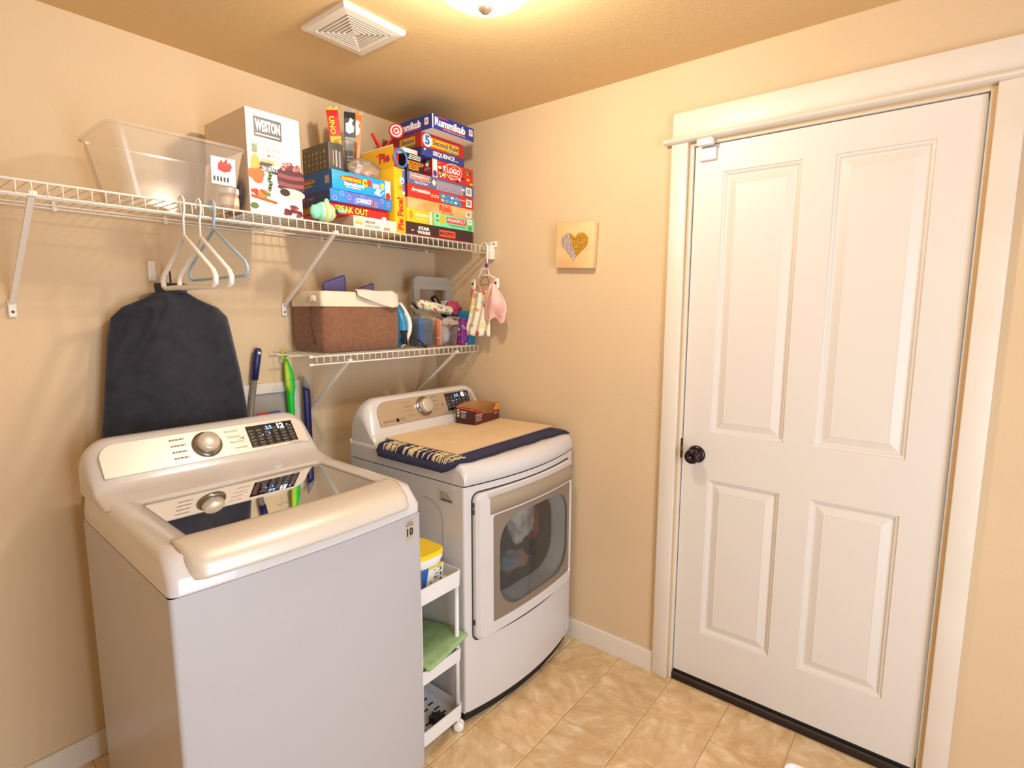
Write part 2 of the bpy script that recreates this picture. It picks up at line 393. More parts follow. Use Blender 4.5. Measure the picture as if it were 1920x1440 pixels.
G().lathe([(.004, 0), (.018, -.002), (.020, -.006), (.014, -.012), (.010, -.016), (.004, -.019)], (lx, ly, H-.134), 'z', 20).build('finial', M('nickel_finial', '#cbb89a', .4, metal=.3), lt)

vx, vy, vs_ = -.907, -.600, .118
vt = thing('exhaust_vent', 'square white ceiling exhaust vent with concentric slots', 'vent', (vx, vy, H))
ventM = M('vent_plastic', '#e3d8c8', .5)
def sqring(g, a, b, z0, z1):
    lo = lambda h, z: [(vx-h, vy-h, z), (vx+h, vy-h, z), (vx+h, vy+h, z), (vx-h, vy+h, z)]
    g.loops([lo(a, z1), lo(a, z0), lo(b, z0), lo(b, z1), lo(a, z1)], sm=False)
g = G(); lo = lambda h, z: [(vx-h, vy-h, z), (vx+h, vy-h, z), (vx+h, vy+h, z), (vx-h, vy+h, z)]
g.loops([lo(.118, H-.0005), lo(.118, H-.008), lo(.112, H-.016), lo(.084, H-.018), lo(.080, H-.014), lo(.080, H-.0005)], sm=False); g.build('frame', ventM, vt)
G().box(vx-.08, vy-.08, H-.003, vx+.08, vy+.08, H-.0008).build('cavity_shade', M('vent_shade', '#1d1510', .9), vt)  # flat dark plate, darkness of the vent opening put into its colour
for k in range(6):
    a = .0765-k*.0122; g = G(); sqring(g, a, a-.0056, H-.018, H-.009); g.build('louver', ventM, vt)
G().box(vx-.008, vy-.008, H-.018, vx+.008, vy+.008, H-.008).build('centre_cap', ventM, vt)
G().box(vx-.08, vy-.004, H-.010, vx+.08, vy+.004, H-.004).build('crossbar', ventM, vt)
G().box(vx-.004, vy-.08, H-.010, vx+.004, vy+.08, H-.004).build('crossbar', ventM, vt)

# ------------------------------------------------------------------ heart block on the right wall
hb = thing('heart_plaque', 'square pale wood block with a silver and gold glitter heart on the wall', 'wall art', (0, -.902, 1.815))
hb.rotation_euler = (math.radians(2.8), 0, 0)
woodM = M('pale_wood', '#e8c48e', .6, noise_=('#dcb076', 9, .2))
g = G(); g.box(-.034, -.997, 1.719, -.0035, -.807, 1.909, .002, 2); blk = g.build('block', woodM, hb)
def heart(t):
    a = 2*PI*t; x = 16*math.sin(a)**3; z = 13*math.cos(a)-5*math.cos(2*a)-2*math.cos(3*a)-math.cos(4*a)
    return (-.902-x*.0042, 1.817+z*.0041)
hp = [heart(i/60) for i in range(60)]
# split by the slanted line into a silver side and a gold side
def side(p): return (-p[0]-.872)*-.095+(p[1]-1.86)*-.043
def clip(pts, sgn):
    out = []
    for i in range(len(pts)):
        a, b = pts[i], pts[(i+1) % len(pts)]; sa, sb = sgn*side(a), sgn*side(b)
        if sa >= 0: out.append(a)
        if sa*sb < 0: t = sa/(sa-sb); out.append((a[0]+(b[0]-a[0])*t, a[1]+(b[1]-a[1])*t))
    return out
silver = spots('silver_glitter', None, ['#b9a9a4', '#d8cbc8', '#8f7f7c', '#c4b2b0', '#efe6e4', '#a89894'], 420, .35, .5)
gold = spots('gold_glitter', None, ['#c08a1c', '#e0ae38', '#8c6410', '#d09a28', '#f4d070', '#a87818'], 420, .35, .5)
G().prism(clip(hp, 1), 'yz', -.0375, -.0335).build('silver_half', silver, hb)
G().prism(clip(hp, -1), 'yz', -.0375, -.0335).build('gold_half', gold, hb)

# ------------------------------------------------------------------ dryer
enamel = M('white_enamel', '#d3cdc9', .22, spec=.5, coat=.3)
enamelS = M('white_side_paint', '#d8d2cc', .4)
champ = M('champagne_metal', '#ddd2c2', .38, metal=.22); champD = M('champagne_dark', '#b9a386', .32, metal=.3)
taupe = M('taupe_trim', '#8a7c6c', .28, metal=.2)
blackG = M('black_glass', '#15151b', .08, coat=.6)
ledM = M('blue_led', '#5a8cff', .5, emit=5)
ledW = M('white_led', '#d8e6ff', .5, emit=7)
greyT = M('grey_print', '#8f8579', .6); palT = M('pale_print', '#c9c4c0', .6); blkT = M('black_print', '#1a1716', .6)
darkB = M('base_black', '#141213', .6); gapM = M('seam_dark', '#3a3634', .7)
DX0, DX1, DYB, DYF = -.735, -.032, -.245, -.905; DXC = (DX0+DX1)/2
def yb(x, e=0): return DYF-.048*(1-((x-DXC)/((DX1-DX0)/2))**2)-e
dr = thing('dryer', 'white front-loading dryer with window door and champagne handle band', 'dryer', (DXC, -.57, 0))
Z0, ZS, ZT = .046, .922, .998
def bl(pts, e): return [(p[0], yb(p[0], e), p[1]) for p in pts]
def sheet(g, x0, x1, z0, z1, fy, n=18, m=3):
    g.grid(lambda u, v: (x0+(x1-x0)*u, fy(x0+(x1-x0)*u), z0+(z1-z0)*v), n, m)
HX0, HX1, HZ0, HZ1 = -.600, -.110, .396, .780       # front opening, hidden behind the door
g = G(); E_ = .010
sheet(g, DX0+E_, DX1-E_, Z0+E_, HZ0, yb); sheet(g, DX0+E_, DX1-E_, HZ1, ZS-.003, yb)
sheet(g, DX0+E_, HX0, HZ0, HZ1, yb, 6); sheet(g, HX1, DX1-E_, HZ0, HZ1, yb, 6)
for (xa, xe) in ((DX0, DX0+E_), (DX1, DX1-E_)):   # rounded vertical corners and sides
    yc = yb(DX0+E_)
    pr = [(xe+(xa-xe)*math.sin(t), yc+E_*(1-math.cos(t))) for t in [PI/2*k/5 for k in range(6)]]
    g.grid(lambda u, v: (pr[int(round(u*5))][0], pr[int(round(u*5))][1], Z0+E_+(ZS-.003-Z0-E_)*v), 6, 2)
    g.add([(xa, yc+E_, Z0), (xa, DYB, Z0), (xa, DYB, ZS-.003), (xa, yc+E_, ZS-.003)], [(0, 1, 2, 3)])
    g.add([(xe, yc, Z0+E_), (xa, yc+E_, Z0+E_), (xa, yc+E_, Z0)], [(0, 1, 2)])
g.grid(lambda u, v: (DX0+E_+(DX1-DX0-2*E_)*u, yb(DX0+E_+(DX1-DX0-2*E_)*u)+E_*(1-math.cos(PI/2*v)), Z0+E_*(1-math.sin(PI/2*v))), 18, 5)
g.add([(DX0, DYB, Z0), (DX1, DYB, Z0), (DX1, DYB, ZS-.003), (DX0, DYB, ZS-.003), (DX0, yb(DX0)+E_, Z0), (DX1, yb(DX1)+E_, Z0)], [(0, 1, 2, 3), (0, 1, 5, 4)])
g.build('cabinet', enamel, dr)
pq = [(DX0+.012+(DX1-DX0-.024)*i/16, yb(DX0+.012+(DX1-DX0-.024)*i/16)+.022) for i in range(17)]+[(DX1-.012, DYB-.01), (DX0+.012, DYB-.01)]
g = G(); g.prism(pq, 'xy', .004, Z0-.001); g.build('dark_base', darkB, dr)  # black base brought forward, also stands in for the shade under the dryer
for fx in (DX0+.05, DX1-.05):
    for fy in (-.86, -.29): G().lathe([(.018, 0), (.018, .03)], (fx, fy, 0), 'z', 12).build('foot', darkB, dr)
# top cover with a rounded front
g = G()
def capy(x, e): return yb(x, e)
nx = 22
def capfn(u, v):
    x = DX0+(DX1-DX0)*u; ed = min(u, 1-u)*(DX1-DX0); rd = .022
    zt = ZT-(rd-math.sqrt(max(0, rd*rd-max(0, rd-ed)**2))) if ed < rd else ZT
    prof = [(DYB, zt)]
    f0 = yb(x, .004)
    for k in range(7):
        a = PI/2*k/6; prof.append((f0+.045-.045*math.sin(a), zt-.05*(1-math.cos(a))))
    prof += [(f0, ZS+.003), (f0+.006, ZS)]
    k = v*(len(prof)-1); i = min(int(round(k)), len(prof)-1); return (x, prof[i][0], prof[i][1])
us = []
vs = []; NV = 10
xs_ = [0, .004, .012, .022, .032]+[i/20 for i in range(1, 20)]+[.968, .978, .988, .996, 1]
for j in range(NV):
    for u in xs_: vs.append(capfn(u, j/(NV-1)))
n = len(xs_); fs = [(j*n+i, j*n+i+1, (j+1)*n+i+1, (j+1)*n+i) for j in range(NV-1) for i in range(n-1)]
g.add(vs, fs, 0, True)
for sx, i0 in ((DX0, 0), (DX1, n-1)):
    col_ = [vs[j*n+i0] for j in range(NV)]; g.add(col_+[(sx, DYB, ZS)], [tuple(range(NV+1))], 0)
g.add([(DX0, DYB, ZS), (DX1, DYB, ZS), (DX1, DYB, ZT), (DX0, DYB, ZT)], [(0, 1, 2, 3)])
cap = g.build('top_cover', enamel, dr)
# console
def console(parent, x0, x1, prof, rtop, panel_lo, panel_hi, mat, loc=None):
    """rounded-corner console: profile (y,z) swept in x, upper corners rounded off"""
    g = G(); zt = max(p[1] for p in prof); zb = min(p[1] for p in prof)
    xs = []
    for k in range(9): xs.append(x0+rtop*(1-math.cos(PI/2*k/8)))
    mid = [x0+rtop+(x1-x0-2*rtop)*k/6 for k in range(1, 6)]
    xs = xs+mid+[x1-(x-x0) for x in xs[::-1]]
    vs = []
    for x in xs:
        ed = min(x-x0, x1-x); zl = zt-(rtop-math.sqrt(max(0, rtop*rtop-max(0, rtop-ed)**2)))
        s = (zl-zb)/(zt-zb)
        for (y, z) in prof:
            yc = prof[0][0]+(y-prof[0][0])*(1 if z < zb+.02 else 1); vs.append((x, yc, zb+(z-zb)*s))
    n = len(prof); fs = [(i*n+k, i*n+k+1, (i+1)*n+k+1, (i+1)*n+k) for i in range(len(xs)-1) for k in range(n-1)]
    g.add(vs, fs, 0, True); g.add(vs[:n], [tuple(range(n))]); g.add(vs[-n:], [tuple(range(n))])
    return g.build('console', mat, parent)
dprof = [(-.25, ZT-.02), (-.25, 1.12), (-.262, 1.150), (-.285, 1.166), (-.31, 1.167), (-.328, 1.158), (-.375, 1.044), (-.384, 1.034), (-.392, 1.026), (-.405, ZT-.004)]
con = console(dr, DX0+.006, DX1-.004, dprof, .085, 0, 0, enamel)
P0, P1 = Vector((0, -.3735, 1.050)), Vector((0, -.3300, 1.154))      # lower and upper edge of the sloping face
pn = Vector((0, -(P1-P0).z, (P1-P0).y)).normalized(); pn = -pn if pn.y > 0 else pn; pl = (P1-P0).length
def dmap(u, v, e): q = P0+(P1-P0)*(v/pl)+pn*e; return (u, q.y, q.z)
def slant(root, mp, outline, mat, name, e0=.0, e1=.003):
    g = G(); n = len(outline); g.loops([[mp(*p, e0) for p in outline], [mp(*p, e1) for p in outline]], sm=False, cap1=True); return g.build(name, mat, root)
def rrtop(x0, y0, x1, y1, r, r2=.008):
    return [(x0, y0), (x1, y0)]+[(x1-r+r*math.cos(a), y1-r+r*math.sin(a)) for a in [PI/2*k/8 for k in range(9)]]+[(x0+r+r*math.cos(a), y1-r+r*math.sin(a)) for a in [PI/2+PI/2*k/8 for k in range(9)]]
pan = slant(dr, dmap, rrtop(DX0+.062, .002, DX1-.055, pl-.004, .055), champD, 'control_panel')
def disp(root, mp, x0, y0, x1, y1, digits, e=.0035, rows=5, cols=6):
    d = slant(root, mp, [(x0, y0), (x1, y0), (x1, y1), (x0, y1)], blackG, 'display', e-.001, e)
    w, h = x1-x0, y1-y0; g = G(); rnd = random.Random(3)
    for r in range(rows):
        for c in range(cols):
            cx, cy = x0+w*(c+.5)/cols, y0+h*(r+.35)/(rows+.8); a = w/cols*rnd.uniform(.22, .38); b = h*.014
            for k in (0, 1):
                yy = cy-k*h*.05; g.add([mp(cx-a, yy-b, e+.0005), mp(cx+a*(1-k*.3), yy-b, e+.0005), mp(cx+a*(1-k*.3), yy+b, e+.0005), mp(cx-a, yy+b, e+.0005)], [(0, 1, 2, 3)])
    g.build('display_legend', M('display_legend', '#77777c', .6), d)
    letters(d, None, None, digits[0], x0+w*.40, y1-h*.26, x0+w*.53, y1-h*.10, ledM, e+.0006, .02, mapper=mp, name='display_digits')
    letters(d, None, None, digits[1], x0+w*.66, y1-h*.30, x0+w*.80, y1-h*.05, ledW, e+.0006, .03, mapper=mp, name='display_digits')
    for (a, b) in ((.30, .52), (.45, .55), (.88, .84)):
        q = [(x0+w*a+.0022*math.cos(t), y0+h*b+.0022*math.sin(t)) for t in [2*PI*k/8 for k in range(8)]]
        slant(d, mp, q, ledM, 'indicator', e, e+.0006)
    return d
disp(pan, dmap, -.275, .014, -.115, pl-.012, ('1:1', '42'))
kx, kv = -.415, pl*.52
kc = dmap(kx, kv, .003)
kb = G().lathe([(.044, 0), (.044, .004), (.040, .008), (.036, .009)], kc, pn, 36).build('knob_ring', M('chrome_ring', '#8d8577', .2, metal=.9), pan)
G().lathe([(.034, .004), (.033, .022), (.031, .030), (.027, .033), (.0, .034)], kc, pn, 36).build('knob', M('silver_knob', '#cfc6b6', .35, metal=.4), pan)
slant(pan, dmap, [(kx-.0415+.002*math.cos(t), kv+.006+.006*math.sin(t)) for t in [2*PI*k/10 for k in range(10)]], ledW, 'knob_light', .008, .0115)
for i, w in enumerate(['Normal', '', 'Bedding', 'Delicates']):
    (letters if w else lines)(pan, None, None, *([w] if w else []), kx-.118+i*.006, pl*.80-i*.020-.0035, kx-.075+i*.006, pl*.80-i*.020+.0035, greyT, *([.0035, .004] if w else [1, .0035]), mapper=dmap)
for i, w in enumerate(['', '', '', 'Downloaded']):
    (letters if w else lines)(pan, None, None, *([w] if w else []), kx+.050, pl*.84-i*.020-.0035, kx+.092, pl*.84-i*.020+.0035, greyT, *([.0035, .004] if w else [1, .0035]), mapper=dmap)
letters(pan, None, None, 'Sensor Dry', -.655, .014, -.595, .024, blkT, .0035, .006, mapper=dmap)
slant(pan, dmap, [(-.580+.009*math.cos(t), .019+.009*math.sin(t)) for t in [2*PI*k/16 for k in range(16)]], blkT, 'printed_badge', .003, .0036)
lines(pan, None, None, -.566, .013, -.535, .025, greyT, 2, .0035, mapper=dmap)
slant(pan, dmap, [(-.305+.010*math.cos(t), .052+.010*math.sin(t)) for t in [2*PI*k/20 for k in range(20)]], M('start_button', '#b8ab98', .3, metal=.5), 'start_button', .003, .0046)
letters(pan, None, None, '>II', -.310, .048, -.300, .056, blkT, .0050, .01, mapper=dmap)
# door
A, B = (-.700, .330), (-.078, .890)
do = rr(A[0], A[1], B[0], B[1], .028, 6, 14); dob = rr(A[0]+.010, A[1]+.010, B[0]-.010, B[1]-.010, .022, 6, 14)
gi = rr(-.622, .378, -.098, .792, .012, 6, 14); gib = rr(-.626, .374, -.094, .796, .014, 6, 14)
def bd(pts, e): return [(p[0], -.9335-.030*(1-((p[0]-DXC)/.3475)**2)-e, p[1]) for p in pts]
g = G(); g.loops([bl(do, .0005), bd(do, -.010), bd(dob, 0), bd(gib, 0), bd(gi, -.006)], sm=False)
dd = g.build('door', enamel, dr)
g = G(); seam = rr(A[0]-.006, A[1]-.006, B[0]+.006, B[1]+.006, .032, 6, 14); g.loops([bl(seam, .0008), bl(do, .0008)], sm=False); g.build('door_seam', gapM, dr)
wo = rr(-.588, .408, -.122, .770, .105, 6, 14)
g = G(); g.loops([bd(gi, -.0055), bd(wo, -.0055)], sm=False); g.build('window_border', taupe, dd)
g = G(); g.loops([bd(wo, -.006), bd([(-.355+(p[0]+.355)*.02, .589+(p[1]-.589)*.02) for p in wo], -.006)], cap1=True, sm=False); g.build('window_pane', pane('dryer_glass', '#d6d2cc', .05, .02, .9), dd)
def bpatch(name, x0, x1, z0, z1, e, mat, par):
    g = G(); q_ = lambda x, z_, ee: bd([(x, z_)], ee)[0]
    g.grid(lambda u, v: q_(x0+(x1-x0)*u, z0+(z1-z0)*v, e), 26, 3)
    g.grid(lambda u, v: q_(x0+(x1-x0)*u, z0, e*v), 26, 2); g.grid(lambda u, v: q_(x0+(x1-x0)*u, z1, e*v), 26, 2)
    for x in (x0, x1): g.add([q_(x, z0, 0), q_(x, z1, 0), q_(x, z1, e), q_(x, z0, e)], [(0, 1, 2, 3)])
    return g.build(name, mat, par)
bpatch('handle_band', -.640, -.094, .803, .866, .0025, M('handle_champagne', '#a99a86', .3, metal=.3), dd)
bpatch('handle_recess_shade', -.652, -.088, .867, .884, .0012, M('handle_shade', '#c4bbb2', .3), dd)  # flat strip, the recess shade is put into its colour
for hz in (.395, .815, .840): G().box(A[0]-.005, yb(A[0])-.010, hz, A[0]+.001, yb(A[0])-.002, hz+.018).build('hinge_pin', M('hinge_dark', '#3a3838', .5), dd)
# opening behind the window: white funnel, drum, laundry
f1 = rr(-.598, .398, -.112, .778, .10, 6, 14); f2 = rr(-.580, .415, -.135, .762, .13, 6, 14)
g = G(); g.loops([[(p[0], yb(p[0])-.004, p[1]) for p in f1], [(p[0], -.882, p[1]) for p in f2], [(p[0], -.868, p[1]) for p in f2]]); g.build('door_funnel', M('funnel_white', '#dededb', .4), dr)
g = G(); g.lathe([(.30, 0), (.30, .5), (.0, .5)], (-.365, -.870, .595), 'y', 40, caps=False)
for k in range(3):
    a = 2*PI*k/3+.5; g.box(-.03, .05, .24, .03, .45, .295, .01, 2, xf=Matrix.Translation((-.365, -.870, .595)) @ Matrix.Rotation(a, 4, 'Y'))
g.build('drum', M('drum_steel', '#5f5a55', .45, metal=.4), dr)
def crumple(name, c, r, mat, seed, label, grp='laundry inside the dryer'):
    g = G(); g.ball((0, 0, 0), r[0], r[1], r[2], 26, 16, fn=lambda d: 1+.34*nz(d.x*2.1+seed, d.y*2.1, d.z*2.1)+.14*nz(d.x*6+seed, d.y*6, d.z*6))
    o = g.build(name, mat); o.location = c; tag(o, label, 'laundry', grp); return o
crumple('garment', (-.265, -.79, .635), (.080, .045, .10), M('cloth_offwhite', '#eae4d8', .9, noise_=('#a5a19c', 14, .12)), 1, 'off-white garment tumbling behind the dryer window')
crumple('garment', (-.125, -.74, .570), (.045, .04, .085), M('cloth_red', '#a8302c', .9), 5, 'red garment tumbling behind the dryer window')
crumple('garment', (-.265, -.75, .435), (.085, .055, .045), M('cloth_multi', '#6f8fa3', .9, noise_=('#b9856a', 11, .08)), 9, 'blue and tan garment at the bottom of the dryer drum')
# rating plate and scuffs on the side
dD = (0, 0, 0)
def dside(u, v, e): return (DX0-e, u, v)
def sidepoly(root, pts, mat, name, e=.0006):
    g = G(); g.add([dside(*p, e) for p in pts], [tuple(range(len(pts)))]); return g.build(name, mat, root)
rp = sidepoly(dr, [(-.775, .845), (-.855, .845), (-.855, .895), (-.775, .895)], M('rating_label', '#c9c2b2', .5), 'rating_plate')
for i in range(4): sidepoly(rp, [(-.785, .882-i*.006), (-.822-i*.006, .882-i*.006), (-.822-i*.006, .8835-i*.006), (-.785, .8835-i*.006)], blkT, 'printed_line', .001)
for i in range(14):
    u = -.790-i*.0042; sidepoly(rp, [(u, .850), (u-.0026, .850), (u-.0026, .860), (u, .860)], blkT, 'barcode_bar', .001)
g = G(); arc = [(-.70-.10*math.sin(t), .775+.07*math.cos(t)) for t in [i/10*1.55 for i in range(11)]]
g.tube([dside(a, b, .0004) for a, b in arc]+[dside(-.80, .50, .0004)], .0012, 5); g.build('side_crease', M('scuff', '#9d958a', .7), dr)

# ------------------------------------------------------------------ washer (built in its own frame, turned a little on the floor)
WA = math.radians(-1.6)
ws = thing('washing_machine', 'white top-loading washing machine with glass lid and champagne front band', 'washer', (-.967, -.940, 0), WA, local=True)
WW = .70   # local: x from -WW..0, y from 0 (front) to .74 (back)
def wy(x, e=0): return -.020*(1-((x+WW/2)/(WW/2))**2)-e
SZ, TZ = .912, 1.003
g = G(); E_ = .010
sheet(g, -WW+E_, -E_, .03, SZ, wy, 24, 3)
for (xa, xe) in ((-WW, -WW+E_), (0, -E_)):
    yc = wy(-E_); pr = [(xe+(xa-xe)*math.sin(t), yc+E_*(1-math.cos(t))) for t in [PI/2*k/5 for k in range(6)]]
    g.grid(lambda u, v: (pr[int(round(u*5))][0], pr[int(round(u*5))][1], .03+(SZ-.03)*v), 6, 2)
    g.add([(xa, yc+E_, .03), (xa, .72, .03), (xa, .72, SZ), (xa, yc+E_, SZ)], [(0, 1, 2, 3)])
g.add([(-WW, .72, .03), (0, .72, .03), (0, .72, SZ), (-WW, .72, SZ), (-WW, .01, .03), (0, .01, .03)], [(0, 1, 2, 3), (0, 1, 5, 4)])
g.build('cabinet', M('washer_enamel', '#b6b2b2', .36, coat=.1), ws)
G().box(-WW+.03, .03, .003, -.03, .70, .029).build('dark_base', darkB, ws)
for fx in (-WW+.05, -.05):
    for fy in (.05, .66): G().lathe([(.018, 0), (.018, .03)], (fx, fy, 0), 'z', 12).build('foot', darkB, ws)
# top frame with lid opening, sloping down at the front
ot = [rr(-WW, .015, 0, .72, .03, 5, 10)]
hole = rr(-WW+.080, .105, -.080, .445, .02, 5, 10)
def ring(pts, z): return [(p[0], p[1]+(wy(p[0]) if p[1] < .2 else 0), z) for p in pts]
o1 = rr(-WW, -.002, 0, .72, .02, 5, 10); o2 = rr(-WW+.004, .035, -.004, .715, .03, 5, 10); o3 = rr(-WW+.022, .075, -.022, .70, .03, 5, 10)
g = G(); g.loops([ring(o1, SZ+.002), ring(o1, SZ+.028), ring(o2, TZ-.012), ring(o3, TZ), ring(hole, TZ), ring(hole, TZ-.03)], sm=True)
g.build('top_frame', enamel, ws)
# champagne band rolling over the front edge
g = G()
def band(u, v):
    x = -WW+.040+(WW-.080)*u; ed = min(u, 1-u)*(WW-.080); a = v*PI*.62
    k = 1-.35*max(0, 1-ed/.03)**2
    y = .100-.108*math.sin(min(a, PI/2))*k-(0 if a <= PI/2 else .004); z = TZ+.006*k-.062*(1-math.cos(a))*.78
    return (x, y+wy(x), z)
g.grid(band, 41, 15); g.build('front_band', champ, ws, solid=.006)
# glass lid
li = rr(-WW+.083, .108, -.083, .442, .018, 5, 10)
def lz(y): return TZ-.002
g = G(); lf = rr(-WW+.079, .104, -.079, .446, .020, 5, 10)
g.loops([ring(lf, TZ+.0005), ring(li, TZ-.004)], sm=False); lid = g.build('lid_frame', M('lid_frame_grey', '#8f867b', .35), ws)
g = G(); g.add(ring(li, TZ-.004), [tuple(range(len(li)))]); g.build('lid_glass', pane('washer_glass', '#8a8886', .02, .02, 1.0), lid)
# tub below the lid
cx_, cy_ = -WW/2, .30
g = G(); tubtop = [(cx_+.265*math.cos(t), cy_+.20*math.sin(t), TZ-.10) for t in [2*PI*i/len(hole)-PI/4 for i in range(len(hole))]]
g.loops([ring(hole, TZ-.03), tubtop]); g.build('tub_cover', M('tub_cover_grey', '#8f8a85', .4), ws)
g = G(); g.lathe([(.262, 0), (.262, -.02), (.255, -.022), (.255, -.30), (.0, -.30)], (0, 0, 0), 'z', 40, caps=False)
g.v = [(p[0]+cx_, p[1]*.76+cy_, p[2]+TZ-.098) for p in g.v]; g.build('tub', M('tub_steel', '#59534f', .35, metal=.7), ws)
g = G(); g.lathe([(.262, 0), (.235, .004), (.232, -.03), (.255, -.032)], (0, 0, 0), 'z', 40, caps=False)
g.v = [(p[0]+cx_, p[1]*.76+cy_, p[2]+TZ-.100) for p in g.v]; g.build('tub_ring', M('tub_ring_grey', '#3f3b3a', .4), ws)
# console
wprof = [(.74, TZ-.02), (.74, 1.10), (.735, 1.135), (.715, 1.150), (.690, 1.151), (.668, 1.142), (.592, 1.046), (.586, 1.034), (.570, 1.020), (.520, 1.010), (.468, TZ-.002)]
wprof = wprof[:]
wc = console(ws, -WW+.004, -.004, wprof, .075, 0, 0, enamel)
Q0, Q1 = Vector((0, .594, 1.0485)), Vector((0, .665, 1.138)); ql = (Q1-Q0).length
qn = Vector((0, -(Q1-Q0).z, (Q1-Q0).y)).normalized()
def wmap(u, v, e): q = Q0+(Q1-Q0)*(v/ql)+qn*e; return (u, q.y, q.z)
wp = slant(ws, wmap, rrtop(-WW+.035, .002, -.035, ql-.004, .045), M('washer_panel', '#e3d8ca', .35, metal=.2), 'control_panel')
disp(wp, wmap, -.240, .014, -.072, ql-.016, ('2:3', '12'), rows=6)
letters(wp, None, None, 'TrueBalance', -.108, .0035, -.060, .0100, greyT, .0035, .006, mapper=wmap)
for i, w in enumerate(['Normal', 'Delicates', 'Bedding', 'Downloaded']):
    letters(wp, None, None, w, -.312+i*.005, ql*.80-i*.022-.004, -.270+i*.005, ql*.80-i*.022+.004, greyT, .0035, .004, mapper=wmap)
slant(wp, wmap, [(-.262+.011*math.cos(t), .058+.011*math.sin(t)) for t in [2*PI*k/20 for k in range(20)]], M('washer_button', '#efe7dc', .3), 'start_button', .003, .0048)
letters(wp, None, None, '>II', -.268, .053, -.256, .063, blkT, .0052, .01, mapper=wmap)
kc = wmap(-.375, ql*.5, .003)
G().lathe([(.046, 0), (.046, .004), (.042, .008), (.037, .009)], kc, qn, 36).build('knob_ring', M('chrome_ring', '#8d8577', .2, metal=.9), wp)
G().lathe([(.035, .004), (.034, .022), (.032, .030), (.028, .033), (.0, .034)], kc, qn, 36).build('knob', M('silver_knob', '#cfc6b6', .35, metal=.4), wp)
for i in range(4): lines(wp, None, None, -.480, ql*.80-i*.022-.003, -.436, ql*.80-i*.022+.003, greyT, 1, .0035, mapper=wmap)
# warranty sticker on the front
def wfront(u, v, e): return (u, wy(u, e), v)
stk = G().add([wfront(*p, .0007) for p in ((-.064, .836), (-.030, .836), (-.030, .899), (-.064, .899))], [(0, 1, 2, 3)]).build('warranty_sticker', M('sticker_tan', '#b9a892', .4), ws)
letters(stk, None, None, '10', -.060, .848, -.034, .874, blkT, .0014, .03, mapper=wfront)
letters(stk, None, None, 'Direct Drive\nMotor Warranty', -.061, .879, -.033, .894, blkT, .0014, .006, mapper=wfront)
letters(stk, None, None, 'YEARS', -.046, .858, -.038, .862, blkT, .0014, .006, mapper=wfront)

# ------------------------------------------------------------------ wire shelves
wireM = M('white_vinyl_wire', '#efe6d8', .35)
def wire_shelf(name, label, x0, x1, z, depth, lip, braces, ends, pitch=.0302):
    t = thing(name, label, 'shelf', ((x0+x1)/2, -.005, z))
    r = .0028
    def rod(nm, y, zz, rad=.0032, a=x0, b=x1):
        G().tube([(a, y, zz), (b, y, zz)], rad, 8).build(nm, wireM, t)
    rod('front_rail', -depth, z); rod('front_rail', -depth, z-lip); rod('rear_rail', -.012, z-.004)
    rod('middle_rail', -depth*.5, z-.006); rod('middle_rail', -depth*.22, z-.006)
    n = int((x1-x0-.012)/pitch); first = None
    for i in range(n+1):
        x = x1-.008-i*pitch
        if first is None:
            o0 = ORG[t]
            first = G().tube([(x, -.008, z+.0025), (x, -depth+.004, z+.0025), (x, -depth-.0025, z-.001), (x, -depth-.003, z-lip)], .0016, 5).build('cross_wire', wireM, t); xf0 = x
        else:
            o = first.copy(); COL.objects.link(o); o.parent = t; o.location = (x-xf0, 0, 0)
    for (bx, fz) in braces:
        g = G(); p0, p1 = Vector((bx, -depth+.012, z-lip+.004)), Vector((bx, -.012, fz))
        d = (p1-p0).normalized(); sd = Vector((1, 0, 0)); up = d.cross(sd)
        vs = []
        for p in (p0, p1):
            for (a, b) in ((-1, -.6), (1, -.6), (1, .6), (-1, .6)): vs.append(p+sd*a*.0065+up*b*.008)
        g.add(vs, [(0, 1, 2, 3), (4, 5, 6, 7), (0, 1, 5, 4), (1, 2, 6, 5), (2, 3, 7, 6), (3, 0, 4, 7)])
        br = g.build('support_brace', wireM, t)
        G().box(bx-.010, -.012, fz-.042, bx+.010, -.0008, fz+.010, .003, 2).build('brace_foot', wireM, br)
        G().lathe([(.004, 0), (.004, .002)], (bx, -.012, fz-.026), Vector((0, -1, 0)), 10).build('screw', M('screw_steel', '#6e6660', .4, metal=.7), br)
        G().box(bx-.009, -depth-.004, z-lip-.003, bx+.009, -depth+.016, z-lip+.012, .003, 1).build('brace_hook', wireM, br)
    x = x1-.05
    while x > x0:
        g = G(); g.box(x-.006, -.018, z-.012, x+.006, -.0008, z+.004, .002, 1); g.box(x-.005, -.010, z+.002, x+.005, -.0008, z+.020, .002, 1); g.build('wall_clip', wireM, t); x -= .305
    if ends:
        g = G(); g.box(-.012, -depth-.036, z-.005, -.0008, -depth+.020, z+.024, .002, 2); g.box(-.030, -depth-.022, z-lip-.030, -.0008, -depth+.016, z+.004, .003, 2); eb = g.build('end_bracket', wireM, t)
        G().lathe([(.004, 0), (.004, .002)], (-.012, -depth-.026, z+.010), Vector((-1, 0, 0)), 10).build('screw', M('screw_steel', '#6e6660', .4, metal=.7), eb)
    else:
        for yy, zz in ((-depth, z), (-depth, z-lip)): G().lathe([(.0055, -.006), (.0055, .008), (.002, .011)], (x0, yy, zz), Vector((-1, 0, 0)), 10).build('rail_cap', wireM, t)
    return t
SU, SL = 1.846, 1.361       # shelf deck heights
us_ = wire_shelf('wire_shelf', 'long upper white wire shelf loaded with board games', -2.70, -.022, SU, .405, .033, [(-.87, 1.555), (-1.72, 1.555)], True)
